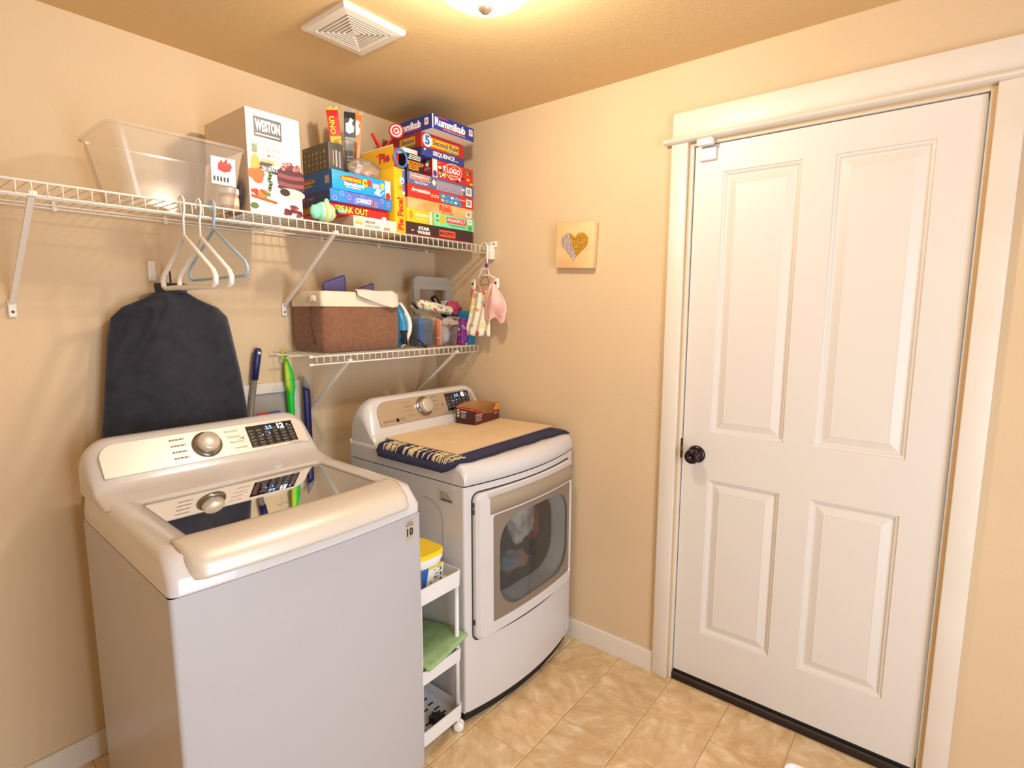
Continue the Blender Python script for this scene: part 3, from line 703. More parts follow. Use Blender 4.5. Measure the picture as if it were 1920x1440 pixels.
ls_ = wire_shelf('wire_shelf', 'short lower white wire shelf holding the brown basket', -.945, -.012, SL, .325, .030, [(-.775, 1.10), (-.165, 1.10)], False)
TU, TL = SU+.0045, SL+.0045

# ------------------------------------------------------------------ boxed games: one root mesh per box with its print as parts
def gbox(name, label, x0, x1, y, z0, z1, depth, color, group=None, rot=0, left=None, mat=None, white_edges=False, bottom=None, rough=.38):
    D = (x1-x0, depth, z1-z0)
    m = mat or M('card_'+color.strip('#'), color, rough)
    g = G(); g.box(0, 0, 0, D[0], D[1], D[2], .0012, 2)
    o = g.build(name, m); o.location = (x0, y, z0); o.rotation_euler[2] = rot; ORG[o] = (0, 0, 0)
    tag(o, label, 'game box', group)
    if left: field(o, 'left', D, .001, .001, D[1]-.001, D[2]-.001, M('card_'+left.strip('#'), left, rough), .0003, 'side_print_and_shade')  # side print; most side colours are darkened, the face's shade put into them
    if white_edges:
        field(o, 'front', D, 0, 0, .004, D[2], M('card_white', '#efe9df', .5), .0004, 'worn_edge')
    return o, D
C = lambda h, r=.4: M('ink_'+h.strip('#'), h, r)
white, black, yel = C('#f4efe6'), C('#191514'), C('#f3c623')
red, blu, org_, grn = C('#d8261d'), C('#1f4fae'), C('#f08a1c'), C('#3fae53')
def barcode(o, D, u0, v0, u1, v1, face='front'):
    b = field(o, face, D, u0, v0, u1, v1, white, .0008, 'barcode_label')
    n = 9
    for i in range(n):
        a = u0+(u1-u0)*(.18+.64*i/n); w = (u1-u0)*.64/n*(.35+.3*((i*7) % 3)/2)
        field(b, face, D, a, v0+(v1-v0)*.2, a+w, v0+(v1-v0)*.85, black, .0013, 'barcode_bar')
GY = -.362
z = TU
# bottom of the right-hand stack
o, D = gbox('board_game_box', 'dark brown board game box, lowest in the right-hand stack', -.501, -.090, GY, z, 1.909, .267, '#3a2024')
field(o, 'front', D, 0, .0, D[0], .012, C('#7c2430'), .0005)
letters(o, 'front', D, 'STAR\nWARS', .058, .014, .135, .046, white, bold=.05)
field(o, 'front', D, .190, .016, .292, .046, C('#e2583a')); letters(o, 'front', D, 'MONOPOLY', .196, .024, .286, .040, black, bold=.02)
lines(o, 'front', D, .026, .024, .040, .028, white, 1)
o, D = gbox('board_game_box', 'small yellow game box beside the mint green game box', -.499, -.352, GY-.003, 1.9095, 1.9645, .22, '#f0c21f')
lines(o, 'front', D, .046, .028, .122, .040, C('#f8e6b0'), 1); lines(o, 'front', D, .052, .012, .120, .022, C('#f6dc8c'), 2)
field(o, 'front', D, .128, .0, .140, D[2], C('#f6ead0')); blob(o, 'front', D, .022, .030, .010, .018, C('#c9922c'))
o, D = gbox('board_game_box', 'mint green board game box with red title and yellow ball', -.346, -.084, GY-.004, 1.9095, 1.9645, .267, '#7fd6a0')
blob(o, 'front', D, .052, .032, .017, .019, C('#f2b51d')); field(o, 'front', D, .078, .022, .206, .047, red); letters(o, 'front', D, 'MONOPOLY', .084, .027, .200, .043, white, bold=.03)
letters(o, 'front', D, 'Championship Edition', .092, .009, .196, .016, C('#2f5a48')); field(o, 'front', D, .218, .030, .244, .053, white); blob(o, 'front', D, .232, .014, .013, .012, C('#4ca42f'))
letters(o, 'front', D, '8+', .223, .036, .239, .047, C('#555555')); field(o, 'front', D, .012, .022, .030, .028, C('#9b5a45')); blob(o, 'front', D, .020, .044, .006, .005, blu)
o, D = gbox('board_game_box', 'tan wood-look board game box with red title', -.489, -.089, GY, 1.965, 2.012, .267, '#e2b274', mat=M('card_tan', '#e6bb80', .45, noise_=('#d49c58', 14, .12)))
letters(o, 'front', D, 'Risk', .180, .012, .262, .041, C('#d9402c'), bold=.03); lines(o, 'front', D, .190, .005, .270, .008, C('#a8703f'), 1)
barcode(o, D, .352, .008, .388, .034)
blob(o, 'front', D, .115, .024, .028, .016, C('#d79c5c'), fn=lambda t: 1+.4*math.sin(t*19)); 
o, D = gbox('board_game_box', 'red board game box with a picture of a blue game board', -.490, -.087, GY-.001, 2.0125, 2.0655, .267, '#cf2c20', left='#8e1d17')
letters(o, 'front', D, 'Aggravation', .018, .020, .125, .043, white, bold=.035, shear=.15); lines(o, 'front', D, .130, .018, .180, .029, C('#f0c9a0'), 2)
g = G(); g.add([fpt('front', D, *p, .0007) for p in ((.195, .003), (.330, .003), (.300, .044), (.178, .044))], [(0, 1, 2, 3)]); pb = g.build('printed_board', C('#2a86c8'), o)
for i, c in enumerate(['#f0c63a', '#e2708a', '#6fc07a', '#f4efe6', '#f0c63a', '#8b5bb0', '#f4efe6', '#f08a1c']):
    blob(pb, 'front', D, .200+(i % 4)*.028+.006*(i//4), .014+(i//4)*.018, .010, .005, C(c), .0012)
field(o, 'front', D, .300, .030, .345, .034, C('#f0c9a0')); barcode(o, D, .353, .008, .392, .042)
o, D = gbox('board_game_box', 'slate blue board game box with a red and white title', -.489, -.083, GY, 2.066, 2.1175, .267, '#5c628c', left='#33385e')
field(o, 'front', D, .165, .0, .335, D[2]*.80, C('#9a8f9c'), .0005); field(o, 'front', D, .014, .022, .128, .047, C('#e9d9d2')); field(o, 'front', D, .016, .024, .126, .045, C('#d8463a'), .0009)
letters(o, 'front', D, 'MONOPOLY', .020, .028, .122, .042, white, .0014, .03); letters(o, 'front', D, 'Here & Now', .038, .006, .112, .019, C('#dcd9e6'), bold=.02)
g = G(); g.add([fpt('front', D, *p, .0010) for p in ((.150, .012), (.163, .027), (.150, .042), (.137, .027))], [(0, 1, 2, 3)]); g.build('printed_badge', C('#d9e6d2'), o)
barcode(o, D, .352, .006, .392, .042); field(o, 'front', D, .322, .022, .345, .032, C('#c9d6ea'))
for i in range(7): blob(o, 'front', D, .185+i*.020, .007+(i % 3)*.003, .006, .006, C('#7b86b4'), .0008)
# upper tier
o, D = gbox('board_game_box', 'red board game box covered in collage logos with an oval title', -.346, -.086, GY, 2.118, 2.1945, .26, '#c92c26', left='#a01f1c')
field(o, 'front', D, 0, 0, .028, D[2], C('#f3e3da'), .0005); blob(o, 'front', D, .014, .016, .012, .014, C('#5b3a8c'), .0009)
cc = ['#f0a02a', '#f4efe6', '#2f2b2b', '#3f8f4f', '#f4efe6', '#e8c33a', '#2a5fae', '#f4efe6', '#e06a30', '#7a1a18']
for i in range(46):
    blob(o, 'front', D, .036+random.random()*.216, .006+random.random()*.062, random.uniform(.005, .013), random.uniform(.003, .008), C(cc[i % 10]), .0007+.00001*i, n=10)
blob(o, 'front', D, .128, .044, .056, .034, white, .0014); blob(o, 'front', D, .128, .044, .053, .031, C('#d3342b'), .0017)
letters(o, 'front', D, 'LOGO', .086, .033, .170, .058, white, .0022, .04); letters(o, 'front', D, 'THE', .116, .061, .140, .069, yel, .0022); letters(o, 'front', D, 'BOARD GAME', .100, .021, .156, .028, white, .0022)
for i in range(10): blob(o, 'left', D, .10+random.random()*.14, .008+random.random()*.06, .012, .008, C(cc[(i*3) % 10]), .0008+.00001*i, n=10)
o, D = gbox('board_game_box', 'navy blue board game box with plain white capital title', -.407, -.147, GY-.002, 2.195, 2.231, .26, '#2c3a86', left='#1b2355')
letters(o, 'front', D, 'SEQUENCE', .062, .009, .196, .031, white, bold=.035); field(o, 'front', D, .200, .013, .222, .015, white); blob(o, 'front', D, .016, .028, .006, .004, white)
o, D = gbox('board_game_box', 'red and yellow quiz game box with a big number five', -.409, -.151, GY-.001, 2.2315, 2.291, .26, '#b92420', left='#8c1b19')
field(o, 'front', D, .048, .010, .226, .046, C('#f0b028'), .0005); blob(o, 'front', D, .034, .031, .027, .027, white, .0009)
letters(o, 'front', D, '5', .019, .012, .049, .052, C('#2a6fae'), .0014, .05); letters(o, 'front', D, 'Second Rule', .066, .020, .222, .042, C('#3a4a66'), .0012, .03)
field(o, 'front', D, .140, .006, .212, .015, C('#2f8a63'), .0009); letters(o, 'front', D, 'Just Spit It Out!', .145, .008, .208, .013, white, .0014)
field(o, 'left', D, .12, .014, .222, .048, C('#c9922c'), .0006); letters(o, 'left', D, 'Second', .135, .022, .215, .042, C('#3a4a66'), .0012, .03); field(o, 'left', D, .170, .006, .215, .016, C('#2f7a5a'), .0009)  # side fields repeat the front ones in darker, shaded tones
o, D = gbox('board_game_box', 'royal blue tile game box jutting out on top of the stack', -.411, -.156, -.434, 2.2925, 2.349, .268, '#27348f', left='#222e7e')
g = G(); g.add([(0.002, .002, -.0006), (D[0]-.002, .002, -.0006), (D[0]-.002, D[1]-.002, -.0006), (.002, D[1]-.002, -.0006)], [(0, 1, 2, 3)]); g.build('underside_print', M('card_white', '#efe9df', .5), o)
field(o, 'front', D, 0, 0, .006, D[2], M('card_white', '#efe9df', .5), .0005, 'worn_edge')
letters(o, 'front', D, 'Rummikub', .014, .014, .198, .047, white, bold=.045); field(o, 'front', D, .050, .009, .196, .014, C('#b0286a'), .0006); letters(o, 'front', D, 'The Fast Moving Rummy Tile Game', .064, .003, .196, .0085, white)
field(o, 'front', D, .032, .0475, .090, .052, C('#d8383a'), .0007); field(o, 'front', D, .222, .020, .246, .047, C('#efd9c4')); blob(o, 'front', D, .234, .034, .006, .008, C('#b08a70'), .0012)
letters(o, 'left', D, 'Rummikub', .030, .014, .200, .045, white, bold=.045); field(o, 'left', D, .060, .008, .198, .013, C('#b0286a'), .0006); field(o, 'left', D, .222, .018, .246, .046, C('#efd9c4')); blob(o, 'left', D, .234, .032, .006, .008, C('#b08a70'), .0012)
o, D = gbox('card_game_box', 'black card shuffler box with orange lettering lying upside down', -.490, -.404, GY+.004, 2.118, 2.190, .16, '#1d1a1b')
field(o, 'front', D, .008, .026, .080, .042, org_); letters(o, 'front', D, 'SHUFFLER', .012, .029, .076, .039, black, .0012, .03, 180); field(o, 'front', D, .012, .008, .066, .023, org_); letters(o, 'front', D, 'CARD', .018, .011, .060, .020, black, .0012, .03, 180)
for i in range(3): lines(o, 'front', D, .010+.004*i, .050+i*.007, .080, .0535+i*.007, white, 1)
o = gbox('card_game_box', 'plain white flat box lying on the black card shuffler box', -.492, -.412, GY+.02, 2.1905, 2.214, .15, '#d9d2ca')[0]
# yellow box standing on end
o, D = gbox('board_game_box', 'yellow game box standing on end with red title', -.560, -.503, GY+.001, TU, 2.119, .267, '#f2b820')
letters(o, 'front', D, 'Pie Face!', .012, .020, .044, .150, C('#d8332a'), bold=.04, rot=90)
field(o, 'front', D, .044, .160, .057, .262, C('#5a62b0'), .0005); blob(o, 'front', D, .040, .220, .012, .014, white, .0009); blob(o, 'front', D, .042, .216, .004, .005, C('#3a3a8c'), .0012)
blob(o, 'front', D, .032, .190, .010, .008, org_); blob(o, 'front', D, .048, .170, .006, .008, white, .0012)
g = G(); g.box(-.0005, .002, D[2]-.004, .0015, .215, D[2]+.084); fp_ = g.build('raised_flap', M('card_f2b820', '#f2b820', .38), o)
g = G(); g.box(-.0008, .002, D[2]+.082, .0018, .215, D[2]+.0865); g.build('flap_edge', C('#efe2cc'), fp_)
letters(fp_, 'left', D, 'Pie', .175, D[2]+.022, .245, D[2]+.062, C('#c92a3a'), .0014, .05)
# left-hand stack
o, D = gbox('board_game_box', 'flat white checkers game box at the foot of the left stack', -.773, -.566, -.376, TU, 1.8965, .21, '#ece4d4', left='#c9b79c')
field(o, 'front', D, .006, .014, .042, .040, C('#f2d58c'))
for i in range(8):
    for j in range(2): field(o, 'front', D, .007+i*.0044, .0145+j*.0048+(0 if i % 2 else .0024), .0094+i*.0044, .0169+j*.0048+(0 if i % 2 else .0024), black, .0012, 'printed_square')
letters(o, 'front', D, 'OREGON', .050, .023, .098, .033, C('#3c3833'), bold=.02); letters(o, 'front', D, 'CHECKERS', .050, .008, .122, .018, C('#5c554c'), bold=0); field(o, 'front', D, .142, .006, .172, .016, C('#d98a7c'))
o, D = gbox('board_game_box', 'red party game box with bubbly yellow title', -.858, -.590, -.352, 1.8970, 1.9375, .267, '#d9281f', left='#8e4a1e')
letters(o, 'front', D, 'SPEAK OUT', .020, .008, .170, .032, C('#6a1210'), .0010, .10); letters(o, 'front', D, 'SPEAK OUT', .020, .008, .170, .032, C('#f5cf4a'), .0014, .035); blob(o, 'front', D, .248, .009, .012, .006, C('#e8eef4'))
letters(o, 'left', D, 'SPEAK OUT', .060, .008, .200, .032, C('#e8a632'), .0012, .035)  # side title in a dimmer yellow, shade included in the ink
SO_ = o
o, D = gbox('board_game_box', 'purple-blue game box with circle pattern between two others', -.866, -.580, -.368, 1.938, 1.981, .27, '#5a70c4', left='#3a4270')
field(o, 'front', D, 0, 0, .070, D[2], C('#2f86cf'), .0004); field(o, 'front', D, .245, 0, D[0], D[2], C('#2f7fc4'), .0004)
for i in range(9): 
    q = blob(o, 'front', D, .020+i*.031, .012+.02*((i*5) % 3)/2, .009, .009, C('#a9b6e8'), .0008); blob(q, 'front', D, .020+i*.031, .012+.02*((i*5) % 3)/2, .007, .007, C('#5a70c4'), .0011)
letters(o, 'front', D, 'CONNECT', .112, .008, .184, .026, white, .0018, .04); letters(o, 'left', D, 'CONNECT', .110, .012, .170, .022, C('#b9a99c'), .0012, .01); blob(o, 'left', D, .098, .017, .006, .008, C('#c04a3a'))  # left lettering dimmed from white to carry that face's shade
blob(o, 'front', D, .192, .014, .010, .012, C('#e2582c'), .0018, n=3)
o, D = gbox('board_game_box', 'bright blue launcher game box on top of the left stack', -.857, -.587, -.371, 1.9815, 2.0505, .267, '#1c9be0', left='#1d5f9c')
field(o, 'front', D, .242, .0, .268, D[2], C('#f0ebe4'), .0005); blob(o, 'front', D, .255, .010, .012, .014, red, .0009)
blob(o, 'front', D, .090, .046, .058, .012, C('#e8431f'), .0007); letters(o, 'front', D, 'connect', .040, .038, .128, .053, yel, .0012, .04); blob(o, 'front', D, .146, .042, .013, .015, yel, .0010); letters(o, 'front', D, '4', .139, .034, .152, .051, C('#d8431f'), .0014, .04)
letters(o, 'front', D, 'launchers', .052, .020, .140, .035, C('#f6e9dc'), .0012, .04); field(o, 'front', D, .060, .014, .126, .017, white)
blob(o, 'front', D, .166, .046, .011, .014, C('#e8431f'), .0010); blob(o, 'front', D, .228, .044, .010, .013, yel, .0010); field(o, 'front', D, .182, .030, .214, .048, C('#f0b9c0'), .0008)
g = G(); g.add([fpt('front', D, *p, .0010) for p in ((.186, .010), (.214, .004), (.216, .030), (.200, .028))], [(0, 1, 2, 3)]); g.build('printed_board', C('#dfe6ea'), o)
for i in range(8): blob(o, 'front', D, .218+.004*(i % 5), .008+i*.0035, .0025, .0025, C('#e8eef4'), .0012, n=8)
blob(o, 'left', D, .098, .040, .062, .012, C('#b0502a'), .0007); letters(o, 'left', D, 'connect 4', .042, .033, .152, .046, C('#d9b23a'), .0012, .04); letters(o, 'left', D, 'launchers', .052, .019, .140, .030, C('#b9a28c'), .0012, .04)  # left title inks are shaded copies of the front inks
field(o, 'left', D, .222, .022, .250, .050, C('#b99a80'), .0008)
# dehydrator carton
o, D = gbox('appliance_carton', 'tall white kitchen appliance carton with fruit pictures', -1.166, -.980, -.372, TU, 2.182, .30, '#f3ece6', left='#dcc6b0')  # side of the white carton tinted tan, shade put into the colour
o['category'] = 'carton'; w, d, h = D
field(o, 'front', D, .025, h-.085, .120, h-.022, C('#5a524c'), .0006); letters(o, 'front', D, 'WESTON', .030, h-.066, .115, h-.030, white, .0012, .05); field(o, 'front', D, .030, h-.078, .112, h-.074, white, .0012)
for i, (t, a, b) in enumerate((('', .034, .108), ('DESHIDRATADOR', .032, .110), ('DE ALIMENTOS', .034, .110), ('', .036, .110))):
    if t: letters(o, 'front', D, t, a, h-.108-i*.018, b, h-.096-i*.018, C('#a39a92'), .0010, .006)
    else: lines(o, 'front', D, a, h-.108-i*.018, b, h-.098-i*.018, C('#b9b0a8'), 2)
g = G(); g.add([fpt('front', D, *p, .0008) for p in ((.036, h-.186), (.108, h-.198), (.104, h-.190), (.108, h-.178), (.036, h-.166), (.040, h-.176))], [tuple(range(6))]); g.build('printed_ribbon', C('#2a2433'), o)
letters(o, 'front', D, '250 WATT', .044, h-.188, .100, h-.174, white, .0013, .03)
blob(o, 'front', D, .024, .160, .016, .030, C('#d9a53a'), .0007); 
for i in range(6): blob(o, 'front', D, .024+(i-2.5)*.003, .205+.006*(i % 2), .0016, .018, C('#7c8a5a'), .0009, n=8)
blob(o, 'front', D, .066, .172, .026, .010, C('#e2b23a'), .0007); blob(o, 'front', D, .062, .166, .022, .006, C('#5a3a24'), .0009)
for (a, b, r) in ((.014, .128, .018), (.036, .132, .018), (.030, .116, .019)): blob(o, 'front', D, a, b, r, r*.92, C('#e8641f'), .0010+a*.001)
for i in range(7): blob(o, 'front', D, .068+.003*(i % 3), .085+i*.010, .007, .008, C('#6f7f4a'), .0009, n=9)
blob(o, 'front', D, .146, .128, .050, .052, C('#6e3238'), .0007)
for i in range(5): blob(o, 'front', D, .146, .100+i*.013, .050, .010, C('#8c4a4e' if i % 2 else '#54262c'), .0009+i*.0001)
for i in range(18): blob(o, 'front', D, .112+random.random()*.066, .160+random.random()*.022, .007, .005, C(['#b96a64', '#8c3a3c', '#c98a80'][i % 3]), .0015+i*.00001, n=8)
blob(o, 'front', D, .146, .082, .050, .018, C('#cfc4bc'), .0010); blob(o, 'front', D, .122, .084, .018, .012, C('#2c2624'), .0016)
g = G(); g.add([fpt('front', D, *p, .0008) for p in ((.004, .052), (.090, .040), (.094, .048), (.004, .062))], [(0, 1, 2, 3)]); g.build('printed_board', C('#b9501f'), o)
for i in range(12): blob(o, 'front', D, .012+random.random()*.070, .058+random.random()*.018, .009, .007, C(['#d8401f', '#b92a1a', '#6f7f3a', '#e8842a'][i % 4]), .0012+i*.00001, n=9)
for i in range(16): blob(o, 'front', D, .120+random.random()*.058, .006+random.random()*.036, .011, .006, C(['#7a3034', '#9c4a48', '#5c2226'][i % 3]), .0009+i*.00001, n=9)
blob(o, 'front', D, .014, .026, .014, .010, C('#5f6f3a'), .0009); field(o, 'front', D, .014, .006, .062, .015, C('#e6ead8'), .0008)
# beer kit carton on the left stack
o, D = gbox('carton', 'dark grey carton with small utensil drawings on the left game stack', -.893, -.832, -.352, 2.0512, 2.150, .175, '#4a4a4a', left='#5c5243')
o['category'] = 'carton'
# keep the carton on the launcher box: it overhangs a little at the left
o.location.x = -.855
letters(o, 'left', D, 'BEER', .010, .084, .060, .094, C('#8c8272'), .0010, .01)
for i in range(6):
    for j in range(4): blob(o, 'left', D, .020+i*.026, .014+j*.018, .004+.003*((i*j) % 2), .007, C(['#a08a62', '#8f8068', '#b9924a'][(i+j) % 3]), .0008, n=8)
field(o, 'front', D, .018, .020, .022, .072, C('#d8922a'), .0007); field(o, 'front', D, .029, .014, .036, .074, C('#a9a49c'), .0007); field(o, 'front', D, .043, .012, .051, .072, C('#8f8c88'), .0007)

# ------------------------------------------------------------------ other things on the upper shelf
clearP = pane('clear_plastic', '#fdfcfa', .018, .06, .7)
milkP = pane('milky_plastic', '#f3f0ea', .15, .12, .7)
def tub(g, r0, z0, r1, z1, rad, th=.003, lip=.006, n=5, k=4):
    """open tapered tub: r0 = bottom rect, r1 = rim rect (x0,y0,x1,y1)"""
    L_ = lambda r, z, i, rd: [(p[0], p[1], z) for p in rr(r[0]+i, r[1]+i, r[2]-i, r[3]-i, rd, n, k)]
    g.loops([L_(r0, z0, 0, rad), L_(r1, z1-.008, 0, rad), L_(r1, z1-.008, -lip, rad+lip), L_(r1, z1, -lip, rad+lip)], cap0=True, sm=False)
    return g
b1 = thing('storage_bin', 'clear plastic storage bin holding a jar, beside the tall white carton', 'bin', (-1.36, -.26, TU))
BR0, BR1 = (-1.51, -.383, -1.216, -.13), (-1.545, -.397, -1.183, -.105)
tub(G(), BR0, TU, BR1, 2.040, .03).build('tub', milkP, b1)
q = on('y', -.392, 427, 320)
s1 = G().add([(q.x+dx_, -.3935+(zz-q.z)*-.06, zz) for dx_, zz in ((-.05, q.z-.045), (.022, q.z-.045), (.022, q.z+.035), (-.05, q.z+.035))], [(0, 1, 2, 3)]).build('price_label', white, b1)
fl = [(-.030, -.010), (-.012, -.016), (.006, -.010), (.012, .004), (.006, .016), (.000, .010), (-.004, .026), (-.014, .012), (-.020, .020), (-.030, .006)]
G().add([(q.x+a_, -.3945-(b_+.020)*.06, q.z+.008+b_) for a_, b_ in fl], [tuple(range(len(fl)))]).build('printed_flame', C('#d8392a'), s1)
for i in range(5): G().add([(q.x-.044+a_+i*.010, -.3946+.0014, q.z-.036+b_) for a_, b_ in ((0, 0), (.005, 0), (.005, .014), (0, .014))], [(0, 1, 2, 3)]).build('barcode_bar', black, s1)
jx = on('y', -.33, 428, 372).x
jr = thing('jar', 'small jar with a white lid and peach contents inside the clear bin', 'jar', (jx, -.335, TU+.004))
G().lathe([(.026, 0), (.029, .004), (.029, .046), (.026, .050)], (jx, -.335, TU+.0035), 'z', 24).build('body', M('peach_contents', '#d99a78', .3), jr)
G().lathe([(.0305, .050), (.0305, .066), (.028, .069)], (jx, -.335, TU+.0035), 'z', 24).build('lid', M('jar_lid', '#efe8de', .4), jr)
G().lathe([(.0293, .014), (.0293, .038)], (jx, -.335, TU+.0035), 'z', 24, caps=False).build('jar_label', C('#e8dcb8'), jr)
g = G(); g.ball((-1.1835, -.27, TU+.062), .0135, .085, .060, 18, 12, fn=lambda d: 1+.12*nz(d.x*4, d.y*5, d.z*5))
tag(g.build('pouch', M('dark_plum_cloth', '#2c2430', .9, noise_=('#4d3d46', 60, .15)), org=(-1.1835, -.27, TU)), 'dark plum cloth pouch wedged between clear bin and white carton', 'pouch')
# squishy fish toy
fx, fy, fz = -.905, -.392, TU+.036
fs_ = thing('toy_fish', 'round mint and orange striped squishy fish toy on the wire shelf', 'toy', (fx, fy, TU))
mint = M('plush_mint', '#86d3b4', .7); oran = M('plush_orange', '#f2b26a', .7); aqua = M('plush_aqua', '#a9dccb', .7); lime = M('plush_lime', '#b9da7a', .7)
g = G(); N1 = 24
def fishr(t): return .036*math.sin(PI*min(1, t*.96+.03))**.55
prev = None; mats_ = [mint, mint, mint, aqua, oran, lime, aqua, oran, aqua, lime, oran, oran]
loops_ = [[(fx-.044+.088*t, fy+fishr(t)*.85*math.cos(a), fz+fishr(t)*math.sin(a)) for a in [2*PI*k/20 for k in range(20)]] for t in [i/N1 for i in range(N1+1)]]
for i in range(N1): g.loops(loops_[i:i+2], mi=min(11, i//2))
g.build('body', mats_, fs_)
G().ball((fx-.046, fy-.012, fz-.006), .020, .014, .024, fn=lambda d: 1+.2*nz(d.x*3, d.y*3, d.z*3)).build('tail_fin', mint, fs_)
G().ball((fx+.004, fy-.006, fz+.036), .010, .008, .012).build('top_fin', mint, fs_)
G().ball((fx+.052, fy-.030, fz+.006), .020, .006, .007).build('side_fin', mint, fs_)
G().ball((fx+.034, fy-.022, fz+.004), .006, .005, .009, mi=0).build('eye', C('#1c2230'), fs_)
# things on top of the launcher box
zt_ = 2.0512
cupc = (-.692, -.226)
cp = tag(G().lathe([(.034, 0), (.038, .003), (.046, .150), (.049, .152), (.047, .1535), (.044, .150), (.036, .006), (.0, .006)], (0, 0, 0), 'z', 28, caps=False).build('cup', clearP), 'clear plastic cup holding upright snack and card packs', 'cup'); cp.location = (cupc[0], cupc[1], zt_)
def pack(label, dx_, dy_, w, t_, h_, col1, col2, txt, tcol, lean, ly_=0, rz=-.55):
    o = thing('packet', label, 'packet', (cupc[0]+dx_, cupc[1]+dy_, zt_+.010), rz, 'packets standing in the clear cup', local=True); o.rotation_euler = (ly_, lean, rz)
    g = G()
    lp = []
    for v, tk in ((0, .1), (.03, .8), (.5, 1), (.9, .9), (1, .08)):
        lp.append([(-w/2, -t_/2*tk, h_*v), (w/2, -t_/2*tk, h_*v), (w/2, t_/2*tk, h_*v), (-w/2, t_/2*tk, h_*v)])
    g.loops(lp, sm=False, cap0=True, cap1=True); g.build('wrapper', col1, o)
    g = G(); g.add([(-w/2+.001, -t_/2-.0008, h_*.42), (w/2-.001, -t_/2-.0008, h_*.42), (w/2-.001, -t_/2*.95-.0008, h_*.62), (-w/2+.001, -t_/2*.95-.0008, h_*.62)], [(0, 1, 2, 3)]); g.build('printed_panel', col2, o)
    mp3 = lambda u, v, e: (u, -e, v)
    if txt: letters(o, None, None, txt, -w*.36, h_*.64, w*.10, h_*.90, tcol, t_/2+.0016, .03, 270, mapper=mp3)
    else:
        st5 = [(-.36, .70), (-.10, .67), (.30, .70), (.38, .78), (.16, .82), (.30, .88), (.02, .91), (-.12, .84), (-.38, .82)]
        G().add([mp3(a*w, b*h_, t_/2+.0016) for a, b in st5], [tuple(range(9))]).build('printed_shape', tcol, o); lines(o, None, None, -w*.3, h_*.16, w*.3, h_*.34, palT, 4, t_/2+.0016, mapper=mp3)
    g = G(); g.add([(-w/2, 0, h_), (-w*.1, 0, h_*1.06), (w*.2, 0, h_*1.01), (w/2, 0, h_*1.07), (w/2, .001, h_)], [tuple(range(5))]); g.build('torn_flap', col2, o, solid=.0008)
    return o
pack('red and yellow card game packet standing in the clear cup', -.022, .006, .044, .014, .262, C('#c92820'), C('#f0b423'), 'UNO', yel, -.10)
pack('black and silver packet standing in the clear cup', .006, -.018, .044, .014, .258, C('#2a2625'), C('#8d8680'), '', white, .02)
pack('orange packet standing in the clear cup', .030, .004, .042, .014, .265, C('#e8762a'), C('#b9793a'), '', white, .10)
# clear bag of pale game pieces
bx_, by_ = -.672, -.318
tag(G().ball((bx_, by_, zt_+.036), .075, .038, .042, 30, 18, fn=lambda d: min(1.0, 1+.10*nz(d.x*4, d.y*4, d.z*4)) if d.z < -.2 else 1+.22*nz(d.x*5+2, d.y*5, d.z*5)).build('plastic_bag', pane('crinkled_bag', '#faf7f2', .10, .15, .7), org=(bx_, by_, zt_)), 'crinkled clear bag of pale mouthpieces on the blue launcher box', 'bag')
skin_ = M('pale_pink_plastic', '#eab9a0', .35)
for k, (a, b, c, lab) in enumerate(((.020, -.004, .022, 'larger pale pink plastic mouthpiece inside the clear bag'), (-.030, .002, .020, 'smaller pale pink plastic mouthpiece inside the clear bag'))):
    tp = thing('mouthpiece', lab, 'toy', (bx_+a, by_+b, zt_+c), .3*k, local=True)
    rx = .030-.006*k
    G().ball((0, 0, 0), rx, .016, .014, 18, 12).build('guard', skin_, tp); G().ball((0, -.016, 0), rx*.5, .004, .006, 14, 8).build('lips', M('lip_pink', '#cf7f80', .3), tp)
# splash game parts on the standing yellow box
redP = M('red_plastic', '#dd2f25', .3); bluP = M('blue_plastic', '#1f7fd6', .3)
py_, pz_ = -.27, 2.1195
sg = thing('splash_game', 'red plastic splash game with round target arm on the yellow box', 'toy', (-.531, py_, pz_))
G().box(-.556, -.345, pz_, -.508, -.15, pz_+.012, .003, 2).build('base', redP, sg)
q = on('y', -.26, 743, 246)
G().tube([(-.535, -.26, pz_+.010), (-.560, -.26, pz_+.055), (q.x+.012, -.245, q.z-.004)], [.009, .007, .006], 8, flat=.6).build('arm', redP, sg)
ax_ = (CAM-q); ax_.z = -.1; ax_.normalize()
dsk = G().lathe([(.001, .0), (.030, 0), (.032, .003), (.030, .006), (.001, .006)], q, ax_, 32, caps=False).build('target_disc', redP, sg)
for r0_, r1_ in ((.0245, .019), (.0115, .0075)): G().lathe([(r0_, .0066), (r1_, .0066)], q, ax_, 32, caps=False).build('target_ring', white, dsk)
g = G(); g.prism([(-.554, pz_+.010), (-.512, pz_+.010), (-.512, pz_+.058), (-.535, pz_+.088), (-.554, pz_+.080)], 'xz', -.335, -.328); g.build('front_plate', redP, sg)
g = G(); g.prism([(-.330, pz_+.010), (-.20, pz_+.010), (-.22, pz_+.082), (-.328, pz_+.088)], 'yz', -.518, -.512); g.build('side_plate', redP, sg)
p0_, p1_ = on('y', -.22, 716, 282), on('y', -.22, 697, 250)
G().tube([(-.545, -.22, pz_+.008), p0_, p0_+(p1_-p0_)*.5, p1_], [.008, .013, .012, .007], 8, flat=.6).build('prong', redP, sg)
rc = on('y', -.352, 746, 298)
G().tube([(rc.x+.036*math.cos(t), -.370+.004*math.cos(t), max(pz_+.005, rc.z)+.030+.034*math.sin(t)-.030) for t in [2*PI*i/28 for i in range(28)]], .0045, 8, closed=True).build('ring', bluP, sg)
